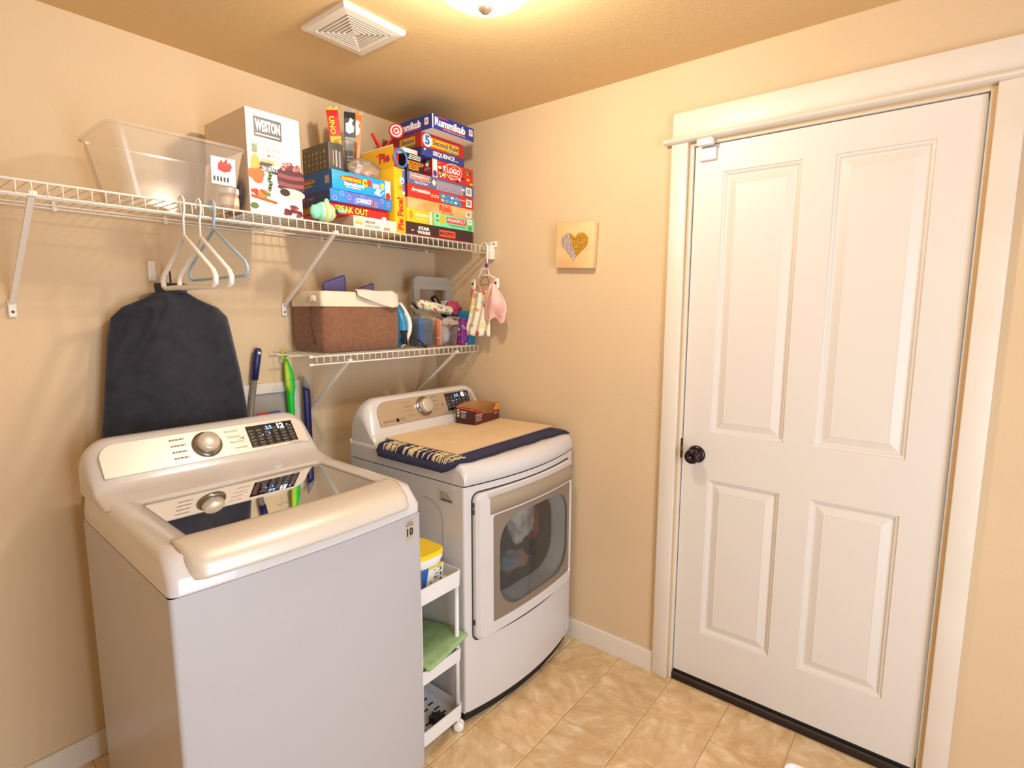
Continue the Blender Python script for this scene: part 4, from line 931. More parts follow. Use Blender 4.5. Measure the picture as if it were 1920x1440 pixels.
# ------------------------------------------------------------------ lower shelf: basket and what is in it
bl_ = on('y', -.262, 608, 660).x; br_ = -.472
bk = thing('laundry_basket', 'brown woven fabric basket with a cream folded liner', 'basket', ((bl_+br_)/2, -.15, TL))
brown = weave('brown_burlap', '#7d5138', '#976748', 110); cream = M('cream_liner', '#e3d4bb', .85, bump=(40, .3, .003))
BK = (bl_, -.264, br_, -.034)
def bloop(z, gr=0, wob=.004, rad=.018):
    out = []
    for i, p in enumerate(rr(BK[0]-gr, BK[1]-gr, BK[2]+gr, BK[3]+gr, rad, 5, 10)):
        w = wob*nz(p[0]*9, p[1]*9, z*9)*1.6; out.append((p[0]+w, p[1]+w*1.2, z))
    return out
ZB, ZM, ZR = TL+.0005, 1.552, 1.612
g = G(); g.loops([bloop(ZB, -.012, 0), bloop(ZB+.006, -.002, .002), bloop(ZB+.06, .002, .007), bloop(ZB+.12, .002, .008), bloop(ZM, 0, .005), bloop(ZR-.01, -.004, .004), bloop(ZR-.01, -.010, .004), bloop(ZB+.01, -.012, .003)], cap0=True, cap1=True); g.build('body', brown, bk)
g = G(); g.loops([bloop(ZM-.001, .0035, .005), bloop(ZM+.02, .0045, .006), bloop(ZR-.004, .002, .005), bloop(ZR, -.002, .005), bloop(ZR-.002, -.008, .005), bloop(ZM-.06, -.0135, .003)]); g.build('liner', cream, bk)
q = Vector((BK[0]-.007, -.20, 1.580)); G().grid(lambda u, v: (q.x-.010*math.sin(PI*u), q.y+.05*u-.03, q.z+.012-.024*v+.004*math.sin(6*u)), 10, 4).build('handle_tab', cream, bk, solid=.003)
g = G(); g.tube([(BK[0]-.005, -.19, ZM), (BK[0]-.004, -.185, 1.47), (BK[0]-.002, -.205, ZB+.03)], .0016, 5); g.build('side_seam', M('seam_brown', '#4b2d1e', .9), bk)
lm = (BK[0]+BK[2])/2
g = G(); g.ball((lm, -.149, 1.480), .165, .080, .078, 28, 14, fn=lambda d: 1+.12*nz(d.x*5, d.y*5, d.z*5))
tag(g.build('folded_laundry', M('pale_laundry', '#cdbfae', .9), org=(lm, -.149, 1.43)), 'heap of pale laundry inside the brown basket', 'laundry')
purp = pane('purple_plastic', '#a79ad0', .45, .2, .8); purpE = M('purple_rim', '#4a3c86', .35)
def purple(label, x, z, ln, rot):
    o = thing('plastic_tray', label, 'tray', (x, -.135, z), 0, 'purple plastic trays in the basket', local=True); o.rotation_euler = (.25, rot, .15)
    G().box(-ln/2, -.001, -.05, ln/2, .001, .035, .0008, 1).build('sheet', purp, o)
    g = G(); g.tube([(p[0], 0, p[1]) for p in rr(-ln/2, -.05, ln/2, .035, .012, 5, 2)], .0028, 6, closed=True); g.build('rim', purpE, o)
q1 = on('y', -.135, 627, 534); q2 = on('y', -.135, 686, 546)
purple('larger purple plastic tray poking up out of the basket', q1.x, q1.z-.008, .125, -.30)
purple('smaller purple plastic tray poking up out of the basket', q2.x, q2.z-.010, .10, -.30)
c0, c1 = on('y', -.272, 668, 545).x, on('y', -.272, 737, 545).x
g = G()
def drape(u, v):
    x = c0+(c1-c0)*u; dl = .055*(.15+.85*u**.8)*(1 if u < .85 else 1-(u-.85)*2)+.006
    if v < .4: t = v/.4; return (x+.012*(1-t), -.225-.047*t+.003*math.sin(9*u), ZR+.004+.003*math.sin(7*u)+.004*math.sin(PI*t))
    t = (v-.4)/.6; return (x+.018*t*u, -.272-.006-.006*math.sin(8*u)*t-.004*t, ZR+.004-dl*1.25*t)
g.grid(drape, 22, 16); tag(g.build('cloth', M('pale_pink_cloth', '#ead3c2', .9, bump=(60, .3, .002)), org=((c0+c1)/2, -.272, ZR), solid=.003), 'pale pink cloth draped over the rim of the brown basket', 'cloth')
# iron standing on its heel
ir = thing('clothes_iron', 'blue and white clothes iron standing upright beside the basket', 'iron', (-.408, -.245, TL), math.radians(-20), local=True)
def ipl(t): return .052*(math.sin(PI*min(1, t))**.6 if t < .5 else max(0, 1-((t-.5)/.5)**1.9))
ol = [(ipl(t), .205*t) for t in [.02+.98*i/20 for i in range(21)]]; ol = ol+[(-a, b) for a, b in ol[::-1][1:]]
crM = M('iron_cream', '#e9e2d4', .3)
def bowx(z): return .028*math.sin(PI*min(1, z/.205))-.03
g = G(); g.loops([[(bowx(p[1])+.004, p[0], p[1]+.001) for p in ol], [(bowx(p[1]), p[0]*1.04, p[1]+.001) for p in ol], [(bowx(p[1])-.010, p[0], p[1]+.001) for p in ol]], cap0=True, cap1=True, sm=False); sp_ = g.build('soleplate', crM, ir)
for zz in (.09, .125, .155): G().lathe([(.0042, .0), (.0042, .0016)], (bowx(zz)+.003, 0, zz), 'x', 10).build('steam_hole', M('hole_dark', '#39424c', .5), sp_)
g = G(); g.loops([[(bowx(p[1])-.010, p[0]*.92, p[1]*.94+.004) for p in ol], [(-.052, p[0]*.6, p[1]*.80+.006) for p in ol]], cap0=True, cap1=True); g.build('housing', M('iron_blue', '#2f86b8', .3), ir)
g = G(); g.tube([(-.034+.012*math.sin(i*.9), -.045+.008*math.cos(i*1.3), .050+.030*math.sin(i*.75)) for i in range(24)], .0035, 6); g.build('cord', M('cord_black', '#17151a', .5), ir)
pc = thing('power_cord', 'short black power cord with a two-pin plug lying on lower shelf', 'cord', (-.385, -.312, TL))
G().tube([(-.412, -.302, TL+.045), (-.410, -.304, TL+.012), (-.403, -.306, TL+.040), (-.388, -.309, TL+.032), (-.376, -.311, TL+.016)], .0032, 8).build('cable', M('cord_black', '#17151a', .5), pc)
G().tube([(-.379, -.311, TL+.019), (-.364, -.313, TL+.008), (-.355, -.314, TL+.007)], [.006, .008, .006], 8).build('plug', M('cord_black', '#17151a', .5), pc)
for yy in (-.311, -.317): G().tube([(-.356, yy, TL+.007), (-.345, yy, TL+.006)], .0014, 6).build('plug_pin', M('pin_brass', '#c9b184', .3, metal=.8), pc)
# grey stool frame leaning in the corner
stM = M('grey_plastic', '#98938b', .5)
st = thing('step_stool', 'folded grey plastic step stool standing behind the clear bin', 'stool', (-.150, -.128, TL))
so_ = rr(-.272, TL, -.026, 1.703, .030, 6, 3); si_ = rr(-.236, TL+.03, -.060, 1.640, .004, 6, 3)
g = G(); g.loops([[(p[0], -.120, p[1]) for p in si_], [(p[0], -.140, p[1]) for p in si_], [(p[0], -.140, p[1]) for p in so_], [(p[0], -.120, p[1]) for p in so_], [(p[0], -.120, p[1]) for p in si_]], sm=False); g.build('frame', stM, st)
G().box(-.236, -.137, 1.640, -.060, -.123, 1.652, .002, 1).build('hand_rail', stM, st)
# clear bin and its contents
b2 = thing('storage_bin', 'small clear plastic bin full of odds and ends on the lower shelf', 'bin', (-.24, -.22, TL))
CB0, CB1 = (-.364, -.286, -.126, -.165), (-.378, -.293, -.112, -.158)
tub(G(), CB0, TL, CB1, 1.507, .012, .0025, .004).build('tub', clearP, b2)
ins = TL+.0035
den = M('slate_cloth', '#66727c', .8, noise_=('#56646f', 30, .2)); 
pz = tag(G().box(-.356, -.262, ins, -.262, -.186, 1.500, .012, 3).build('zip_case', den, org=(-.31, -.225, ins)), 'slate grey zip case standing inside the small clear bin', 'case')
G().box(-.3565, -.2635, ins+.01, -.330, -.2610, 1.506, .001, 1).build('blue_panel', M('blue_panel', '#2f68b4', .7), pz)
mk = thing('marker_pen', 'orange marker pen upright inside the small clear bin', 'pen', (-.247, -.277, ins))
G().lathe([(.0075, 0), (.0085, .003), (.0085, .036)], (-.247, -.274, ins), 'z', 16).build('cap', M('marker_red', '#e8502a', .4), mk)
G().lathe([(.0088, .036), (.0088, .040)], (-.247, -.274, ins), 'z', 16).build('band', white, mk)
G().lathe([(.0083, .040), (.0083, .126), (.006, .130)], (-.247, -.274, ins), 'z', 16).build('barrel', M('marker_orange', '#f0792e', .4), mk)
tag(G().ball((-.165, -.226, ins+.048), .030, .036, .047, 26, 16, fn=lambda d: 1+.22*nz(d.x*5+3, d.y*5, d.z*5)).build('crumpled_bag', pane('crumpled_film', '#efebe6', .5, .2, 1.2), org=(-.165, -.226, ins)), 'crumpled clear bag in the right end of the small bin', 'bag')
tag(G().box(-.228, -.262, ins, -.204, -.19, 1.490, .004, 2).build('paper_packet', M('pinkish_paper', '#dba78c', .7), org=(-.216, -.225, ins)), 'pinkish paper packet standing between marker and crumpled bag', 'packet')
floral = spots('floral_roll', '#e9e0cc', ['#a8c84a', '#d8493c', '#8b8f8c', '#b9d062', '#e9e0cc', '#7d7f80'], 75, .8, ramp=.50)
ra, rb = on('y', -.225, 783, 574), on('y', -.225, 846, 603); ra.z = 1.568; rb.z = 1.534
tag(G().tube([ra, ra+(rb-ra)*.08, ra+(rb-ra)*.5, ra+(rb-ra)*.95, rb], [.016, .024, .024, .022, .016], 18).build('fabric_roll', floral, org=tuple((ra+rb)/2)), 'rolled floral fabric pouch lying across the small clear bin', 'fabric roll')
ca, cb = on('y', -.178, 812, 557), on('y', -.178, 827, 580)
cn = thing('spray_can', 'black cylinder with a gold stripe sticking out of the small bin', 'can', tuple(cb))
d_ = (cb-ca).normalized(); cb2 = ca+d_*.155
G().tube([ca, ca+d_*.002, ca+d_*.13], [.014, .017, .017], 18).build('body', M('black_gloss', '#171416', .2), cn)
sd_ = (CAM-ca); sd_ = (sd_-d_*sd_.dot(d_)).normalized()
G().tube([ca+sd_*.0158+d_*.004, ca+sd_*.0158+d_*.10], .0022, 6).build('stripe', M('gold_stripe', '#b9a27c', .3, metal=.7), cn)
mc = on('y', -.205, 848, 579)
tag(G().ball((mc.x, -.205, mc.z), .052, .030, .036, 30, 18, fn=lambda d: 1+.42*nz(d.x*2.6+7, d.y*2.6, d.z*3.2)).build('headscarf', M('magenta_cloth', '#b83a58', .85, noise_=('#962a4c', 18, .2)), org=(mc.x, -.205, mc.z-.02)), 'crumpled magenta cloth stuffed in the top of the small bin', 'cloth')
hc = on('y', -.24, 773, 572)
sc_ = thing('hair_clip', 'black and silver clip poking up beside the floral roll', 'clip', (hc.x, -.24, hc.z-.02))
G().tube([hc+Vector((-.004, 0, .012)), hc+Vector((.010, 0, .004)), hc+Vector((.030, 0, -.016))], [.004, .006, .005], 8).build('handle', M('black_gloss', '#171416', .2), sc_)
G().tube([hc+Vector((-.012, 0, -.004)), hc+Vector((.004, 0, -.010)), hc+Vector((.014, 0, -.040))], [.003, .005, .005], 8).build('jaw', M('steel_clip', '#a9a49e', .3, metal=.8), sc_)
# pouch and teal box at the end
flo2 = spots('flower_print', '#6b2a7c', ['#e8622a', '#f4efe6', '#d8302a', '#3a62c4', '#8a2a7c'], 60, .4, ramp=.42)
tag(G().box(-.104, -.300, TL, -.058, -.20, 1.500, .008, 3).build('flower_pouch', flo2, org=(-.081, -.25, TL)), 'purple pouch printed with orange flowers beside the small bin', 'pouch')
tag(G().box(-.0535, -.298, TL, -.012, -.19, 1.535, .003, 2).build('teal_carton', M('teal_card', '#1b84a8', .4, noise_=('#1b7ba0', 8, .3)), org=(-.033, -.245, TL)), 'plain teal carton at the wall end of the lower shelf', 'carton')
tag(G().box(-.104, -.180, TL, -.056, -.145, 1.585, .006, 2).build('print_bag', spots('blue_print', '#dfe3ee', ['#3a50b4', '#6a7ac8', '#dfe3ee', '#2a9ac0'], 90, .6, ramp=.5), org=(-.08, -.16, TL)), 'blue and white patterned bag behind the purple flower pouch', 'bag')

# ------------------------------------------------------------------ swimsuit on a small hanger at the end of the upper shelf
hx_ = -.056
hg = thing('clip_hanger', 'small clear clip hanger hooked on the end of the upper shelf', 'hanger', (hx_, -.408, 1.66))
hgM = M('clear_white_plastic', '#efe4d8', .25)
G().tube([(hx_, -.386, SU-.006), (hx_, -.388, SU+.009), (hx_, -.400, SU+.016), (hx_, -.416, SU+.014), (hx_, -.424, SU), (hx_, -.424, 1.79), (hx_, -.424, 1.74)], .0035, 8).build('hook', hgM, hg)
G().tube([(hx_, -.424, 1.742), (hx_, -.390, 1.738), (hx_, -.372, 1.700), (hx_, -.345, 1.692)], .0035, 8).build('arm', hgM, hg)
G().tube([(hx_, -.424, 1.742), (hx_, -.438, 1.705), (hx_, -.474, 1.690)], .0035, 8).build('arm', hgM, hg)
G().tube([(hx_, -.372, 1.702), (hx_, -.405, 1.708), (hx_, -.438, 1.704)], .003, 8).build('crossbar', hgM, hg)
for yy in (-.334, -.484):
    g = G(); g.box(hx_-.008, yy-.011, 1.640, hx_+.008, yy+.011, 1.690, .004, 2); cl = g.build('clip', hgM, hg)
    G().lathe([(.006, -.009), (.006, .009)], (hx_, yy, 1.667), 'x', 10).build('spring', M('spring_dark', '#4a4644', .4, metal=.7), cl)
G().lathe([(.010, 0), (.011, .002), (.010, .004), (.0, .004)], (hx_-.004, -.424, 1.752), Vector((-1, 0, 0)), 18).build('size_dot', M('purple_dot', '#7a2fb0', .4), hg)
flor = spots('swim_floral', '#f3ead2', ['#f3cf5a', '#e85a45', '#b9d6c0', '#f3ead2', '#f2d98a', '#f3ead2', '#ef9a8a'], 34, .75, ramp=.52)
pink = M('swim_pink', '#f2b9ae', .7, noise_=('#f6c8be', 20, .3)); pinkS = M('swim_strap', '#e79a8e', .7)
sw = thing('swim_shirt', 'childs floral yellow swim top hanging on the small clip hanger', 'swimsuit', (hx_-.014, -.40, 1.42))
def swt(u, v):
    z = 1.622-.205*v; a = -.342+.045*v**1.4; b = -.462+.02*v-.01*math.sin(PI*v); 
    if v > .6: a += .010*(v-.6)/.4; b -= .012*(v-.6)/.4
    y = a+(b-a)*u; zz = z+.018*(1-v)*(abs(u-.5)*2)**2*1.6-.012*math.sin(u*21)*max(0, v-.55)
    return (hx_-.016-.010*math.sin(u*PI)-.006*math.sin(u*19+v*3)*(.3+v), y, zz)
G().grid(swt, 36, 20).build('body', flor, sw, solid=.002)
for (y0, y1) in ((-.345, -.346), (-.372, -.400), (-.470, -.452)):
    G().tube([(hx_-.010, y0, 1.690 if y0 > -.36 or y0 < -.46 else 1.676), (hx_-.013, (y0+y1)/2, 1.655), (hx_-.020, y1, 1.624)], .0038, 6, flat=.4).build('strap', pinkS, sw)
sb_ = thing('swim_bottoms', 'childs plain pink swim bottoms hanging on the right clip', 'swimsuit', (hx_-.03, -.50, 1.48))
def swb(u, v):
    t = v; a = -.474+.040*math.sin(min(1, t*1.3)*PI/2); b = -.490-.085*math.sin(min(1, t*1.45)*PI/2)+.020*max(0, t-.72)*3
    y = a+(b-a)*u; z = 1.664-.180*t-.012*math.sin(u*PI*3)*t+.012*(1-u)*t
    return (hx_-.034-.020*math.sin(PI*u)*math.sin(PI*min(1, t*1.1))-.004*math.sin(11*u+5*t), y, z)
G().grid(swb, 26, 22).build('body', pink, sb_, solid=.003)
G().tube([swb(.30, t/12) if t < 9 else swb(.30-.02*(t-8), t/12) for t in range(2, 12)], .0035, 6).build('hem', pinkS, sb_)

# ------------------------------------------------------------------ hangers and coat at the left
def hanger(label, x, half, zt2, drop, rad, mat, flat, grp):
    o = thing('clothes_hanger', label, 'hanger', (x, -.405, 1.70), 0, grp)
    G().tube([(x, -.385, SU-.010), (x, -.384, SU+.006), (x, -.394, SU+.016), (x, -.408, SU+.018), (x, -.420, SU+.008), (x, -.420, SU-.020), (x, -.408, SU-.045), (x, -.405, zt2)], .003 if flat else rad*.8, 8).build('hook', mat, o)
    pts = [(x, -.405, zt2), (x, -.405-half*.93, zt2-drop), (x, -.405-half, zt2-drop-.018), (x, -.405-half*.98, zt2-drop-.036), (x, -.405-half*.9, zt2-drop-.042), (x, -.405+half*.9, zt2-drop-.042), (x, -.405+half*.98, zt2-drop-.036), (x, -.405+half, zt2-drop-.018), (x, -.405+half*.93, zt2-drop)]
    G().tube(pts, rad, 8, closed=True, flat=1).build('frame', mat, o); return o
hanger('light blue tubular plastic hanger on the upper wire shelf', -1.300, .200, 1.780, .105, .0045, M('hanger_blue', '#9fb9cf', .35), False, None)
hanger('white plastic hanger nearest the light blue hanger', -1.340, .185, 1.752, .105, .0075, M('hanger_white', '#f1ebe3', .35), True, None)
hanger('white plastic hanger farther from the light blue hanger', -1.385, .190, 1.750, .105, .0075, M('hanger_white', '#f1ebe3', .35), True, None)
ct = thing('coat', 'black fleece coat hanging on the wall behind the washing machine', 'coat', (-1.312, -.07, .95))
coatM = M('black_fleece', '#191a22', .95, noise_=('#2a2a34', 25, .25), bump=(35, .5, .006), sheen=.3)
g = G(); lv = [(1.60, .045, .020), (1.575, .085, .026), (1.545, .150, .032), (1.510, .182, .038), (1.45, .196, .046), (1.30, .215, .050), (1.135, .240, .052), (.98, .255, .054), (.95, .25, .050)]
g.loops([[(-1.312+hw*math.copysign(abs(math.cos(t))**.8, math.cos(t))+.010*nz(t*2, z_*6, 0), -.068+th*math.sin(t)*(1+.35*math.sin(5*t+z_*3))*.85, z_) for t in [2*PI*i/40 for i in range(40)]] for (z_, hw, th) in lv], cap0=True, cap1=True); g.build('body', coatM, ct)
g = G(); g.loops([[(-1.312+.050*math.cos(t)*k, -.068+.024*math.sin(t)*k, z_) for t in [2*PI*i/20 for i in range(20)]] for (z_, k) in ((1.595, 1.0), (1.625, 1.05), (1.628, .8))], cap0=True, cap1=True); g.build('collar', coatM, ct)
g = G(); g.tube([(-1.312, -.070, 1.625), (-1.312, -.070, 1.665), (-1.312, -.055, 1.675), (-1.312, -.03, 1.672)], .003, 6); g.build('hanging_loop', coatM, ct)
wh = thing('wall_hook', 'small white hook on the back wall holding the black coat', 'hook', (-1.312, -.001, 1.66))
G().box(-1.357, -.006, 1.635, -1.333, -.0008, 1.705, .002, 2).build('plate', wireM, wh); G().tube([(-1.312, -.006, 1.665), (-1.312, -.034, 1.662), (-1.312, -.042, 1.672), (-1.312, -.042, 1.684)], .004, 8).build('peg', wireM, wh)

# ------------------------------------------------------------------ behind the washer: outlet box and cleaning handles
ob = thing('outlet_box', 'white framed washer outlet box set in the back wall', 'outlet box', (-.94, -.001, 1.10))
fo = rr(-1.062, .965, -.812, 1.238, .004, 3, 2); fi = rr(-1.044, .99, -.862, 1.196, .004, 3, 2)
g = G(); g.loops([[(p[0], -.0008, p[1]) for p in fo], [(p[0], -.012, p[1]) for p in fo], [(p[0], -.012, p[1]) for p in fi], [(p[0], -.003, p[1]) for p in fi]], sm=False); g.build('frame', trimM, ob)
g = G(); g.add([(p[0], -.0025, p[1]) for p in fi], [tuple(range(len(fi)))]); g.build('back_panel', M('outlet_grey', '#a8a29a', .5), ob)
for (vx_, c_) in ((-1.005, '#c22f28'), (-.955, '#2a5fae')):
    v_ = G().lathe([(.010, 0), (.010, .028), (.013, .030), (.013, .040)], (vx_, -.003, 1.10), Vector((0, -1, 0)), 14).build('valve', M('brass', '#b08a4a', .3, metal=1), ob)
    G().box(vx_-.024, -.050, 1.108, vx_+.024, -.040, 1.124, .004, 2).build('valve_handle', C(c_), v_)
mp_ = thing('mop', 'grey mop pole with navy blue grip leaning on the back wall', 'mop', (-1.22, -.06, 0))
P_ = lambda z: Vector((-1.002-.046*(1.379-z)/.257, -.030-.012*(1.379-z), z))
G().tube([P_(1.385), P_(1.375), P_(1.34), P_(1.26)], [.010, .0145, .0150, .0135], 14).build('grip', M('navy_plastic', '#26265e', .35), mp_)
G().tube([P_(1.262), P_(.09)], .011, 12).build('pole', M('mop_grey', '#8f8b86', .35, metal=.4), mp_)
G().box(P_(0).x-.05, -.13, .001, P_(0).x+.05, -.02, .095, .012, 2).build('mop_head', M('mop_head_grey', '#77757a', .9), mp_)
G().lathe([(.006, 0), (.006, .002)], P_(1.366)+Vector((0, -.0135, 0)), Vector((0, -1, 0)), 10).build('hang_hole', white, mp_)
du = thing('duster', 'bright green duster handle hung by its loop on lower shelf rail', 'duster', (-.884, -.03, 1.0))
gM, lM = M('green_grip', '#18c832', .35), M('lime_grip', '#b4dc32', .35)
qx = -.887
G().tube([(qx+.015*math.sin(t), -.024+.002*math.cos(t), 1.3505+.0165*math.cos(t)) for t in [2*PI*i/20 for i in range(20)]], .0040, 8, closed=True).build('loop', lM, du)
G().tube([(qx, -.026, 1.336), (qx+.004, -.030, 1.310), (qx+.010, -.034, 1.265), (qx+.012, -.034, 1.215), (qx+.010, -.034, 1.165), (qx+.012, -.034, 1.06), (qx+.014, -.034, .95)], [.007, .011, .0185, .0195, .0145, .0125, .012], 14).build('grip', gM, du)
G().tube([(qx-.004, -.036, 1.325), (qx-.004, -.043, 1.280), (qx-.003, -.045, 1.225), (qx+.002, -.044, 1.190)], [.005, .010, .011, .004], 12).build('grip_inlay', lM, du)
G().ball((qx+.016, -.045, .90), .035, .030, .09, fn=lambda d: 1+.25*nz(d.x*6, d.y*6, d.z*6)).build('duster_head', M('duster_fluff', '#8fd65a', .95), du)
sm_ = thing('sponge_mop', 'navy sponge mop handle with slanted grey tip against the wall', 'mop', (-.813, -.05, 0))
g = G(); hw_ = .0165
cs_ = lambda x, z, k=1, sl=0, zz=0: [(x+hw_*k*math.cos(t), -.052+hw_*.8*k*math.sin(t), z-sl*math.cos(t)) for t in [2*PI*i/18 for i in range(18)]]
g.loops([cs_(-.813, .12), cs_(-.813, 1.190), cs_(-.813, 1.203, 1, .010)], cap0=True, cap1=True); g.build('handle', M('navy_plastic', '#26265e', .35), sm_)
g = G(); g.loops([cs_(-.813, 1.2035, 1, .010), cs_(-.814, 1.226, .98, .020), cs_(-.820, 1.246, .55, .014), cs_(-.824, 1.256, .2, .004)], cap0=True, cap1=True); g.build('tip', M('tip_grey', '#8d8a88', .5), sm_)
G().box(-.88, -.10, .001, -.75, -.02, .122, .008, 2).build('sponge', M('sponge_blue', '#4a6a94', .9), sm_)

# ------------------------------------------------------------------ on the dryer: rug, board and open carton
ru = thing('rug', 'navy rug with a cream looped stripe spread over the dryer top', 'rug', (-.39, -.65, ZT))
navyM = M('navy_rug', '#2b2d48', .95, bump=(120, .6, .003), noise_=('#34365a', 60, .3))
rx0, rx1, ry0, ry1 = -.757, -.045, -.893, -.415
def capz(x, y):
    ed = min(x-DX0, DX1-x); rd = .022; zt = ZT-(rd-math.sqrt(max(0, rd*rd-max(0, rd-ed)**2))) if ed < rd else ZT
    d = yb(x, .004)+.045-y
    return zt-.05*(1-math.cos(math.asin(min(1, d/.045)))) if d > 0 else zt
def rugz(x, y):
    z_ = max(capz(min(max(x+dx_, DX0+.003), DX1-.003), y) for dx_ in (0, .008))+.0045
    return z_-1.1*max(0, DX0+.002-x)+.0012*(1+nz(x*14, y*14, 0))
def rugp(u, v):
    x = rx0+(rx1-rx0)*u; y = ry1+(ry0-ry1)*v+.007*nz(u*9, v*6, 3)*v
    if u < .12 and v > .86: k = (.12-u)/.12*(v-.86)/.14; x += .018*k; y += .030*k
    if u < .12 and v < .10: k = (.12-u)/.12*(.10-v)/.10; x += .014*k; y -= .020*k
    return (x, y, max(rugz(x, y), ZT-.07))
G().grid(rugp, 44, 36).build('mat', navyM, ru, solid=.006)
bd_pts = [rugp(0, v/20) for v in range(21)]+[rugp(u/30, 1) for u in range(1, 31)]
G().tube([(p[0], p[1], p[2]+.001) for p in bd_pts], .0050, 7).build('edge_binding', M('navy_binding', '#20213a', .9), ru)
lpM = M('cream_loop', '#dcc89c', .95); rnd = random.Random(5); lg = G(); ln_ = G()
for i in range(62):
    v = .08+.84*i/61+rnd.uniform(-.004, .004); c_ = lg if rnd.random() < .6 else ln_
    pts = [rugp(.024+.090*k/7, v+.005*math.sin(k*1.3+i)) for k in range(8)]
    c_.tube([(p[0], p[1], p[2]+.005+.0022*math.sin(k*2.2+i*1.7)) for k, p in enumerate(pts)], .0034, 6)
o = lg.build('cream_loops', lpM, ru); o['kind'] = 'stuff'
o = ln_.build('navy_loops', navyM, ru); o['kind'] = 'stuff'
bd0 = thing('board', 'thin tan hardboard sheet lying on the navy rug', 'board', (-.36, -.60, ZT+.010))
bx0, by0 = -.672, -.395
g = G(); bq = [(-.672, -.386), (-.055, -.425), (-.040, -.800), (-.672, -.815)]
g.prism(bq, 'xy', ZT+.0105, ZT+.0155); g.build('sheet', M('tan_hardboard', '#e8d0aa', .6, noise_=('#dfc298', 7, .25)), bd0)
# open carton
zc = ZT+.0160
oc = thing('open_carton', 'small open dark maroon carton with orange flames on the tan board', 'carton', (-.262, -.528, zc), math.radians(7), local=True)
cw, cdp, ch = .200, .112, .078
kraft = M('kraft_inside', '#b98a56', .8); mar = M('maroon_card', '#3e1a1c', .4); mar2 = M('maroon_front', '#5e1f22', .4)
t_ = .0012
def wallp(name, pts, mat, th):
    g = G(); n = len(pts); a = [Vector(p) for p in pts]; t3 = Vector(th)
    g.add(a, [tuple(range(n))], 0); b = [p+t3 for p in a]; g.add(b, [tuple(range(n))[::-1]], 1); g.add(a+b, [(i, (i+1) % n, n+(i+1) % n, n+i) for i in range(n)], 1)
    return g.build(name, [mat, kraft], oc)
fr = wallp('front_panel', [(0, 0, 0), (cw, 0, 0), (cw, 0, ch*1.02), (cw*.74, 0, ch*.96), (cw*.70, 0, ch*.50), (cw*.30, 0, ch*.56), (cw*.16, 0, ch*.80), (0, 0, ch*.95)], mar2, (0, t_, 0))
lf_ = wallp('side_panel', [(0, cdp, 0), (0, 0, 0), (0, 0, ch*.95), (0, cdp*.5, ch*1.0), (0, cdp, ch*1.0)], mar, (t_, 0, 0))
rt_ = wallp('side_panel', [(cw, 0, 0), (cw, cdp, 0), (cw, cdp, ch*1.05), (cw, 0, ch*1.02)], mar, (-t_, 0, 0))
bk_ = wallp('back_panel', [(cw, cdp, 0), (0, cdp, 0), (0, cdp, ch*1.0), (cw*.35, cdp, ch*1.14), (cw*.7, cdp, ch*1.08), (cw, cdp, ch*1.05)], mar, (0, -t_, 0))
G().add([(0, 0, .0006), (cw, 0, .0006), (cw, cdp, .0006), (0, cdp, .0006)], [(0, 1, 2, 3)]).build('bottom_panel', kraft, oc, solid=.001)
fm = lambda u, v, e: (u, -e, v)
def fpoly(par, pts, mat, name='printed_panel', mp2=fm, e=.0007): return G().add([mp2(*p, e) for p in pts], [tuple(range(len(pts)))]).build(name, mat, par)
fpoly(fr, [(cw*.745, ch*.62), (cw*.998, ch*.60), (cw*.998, ch*.88), (cw*.76, ch*.86)], C('#f0842a')); fpoly(fr, [(cw*.84, ch*.88), (cw*.998, ch*.90), (cw*.998, ch*1.01), (cw*.80, ch*.96)], C('#f0b423'))
fpoly(fr, [(.002, ch*.74), (.034, ch*.68), (.032, ch*.80), (.002, ch*.93)], C('#b02a24')); fpoly(fr, [(.004, ch*.42), (.052, ch*.42), (.050, ch*.62), (.004, ch*.62)], C('#b9aa9c')); lines(fr, None, None, .008, ch*.47, .046, ch*.55, C('#4a3a34'), 1, .0012, mapper=fm); lines(fr, None, None, .006, ch*.22, .050, ch*.36, C('#d0a8a0'), 2, .0010, mapper=fm)
lines(fr, None, None, .152, ch*.38, .186, ch*.54, C('#b9a8a4'), 3, .0010, mapper=fm)
lm_ = lambda u, v, e: (-e, cdp-u, v)
fpoly(lf_, [(.004, ch*.93), (.110, ch*.82), (.110, ch*.93), (.004, ch*.985)], C('#d8502a'), mp2=lm_)
lines(lf_, None, None, .030, ch*.68, .064, ch*.78, white, 2, .0010, mapper=lm_); lines(lf_, None, None, .032, ch*.36, .058, ch*.60, C('#cfc0b8'), 4, .0010, mapper=lm_)
for i in range(3): fpoly(lf_, [(.008, ch*(.40+.17*i)), (.022, ch*(.40+.17*i)), (.022, ch*(.52+.17*i)), (.008, ch*(.52+.17*i))], C('#cfc4bc'), mp2=lm_)

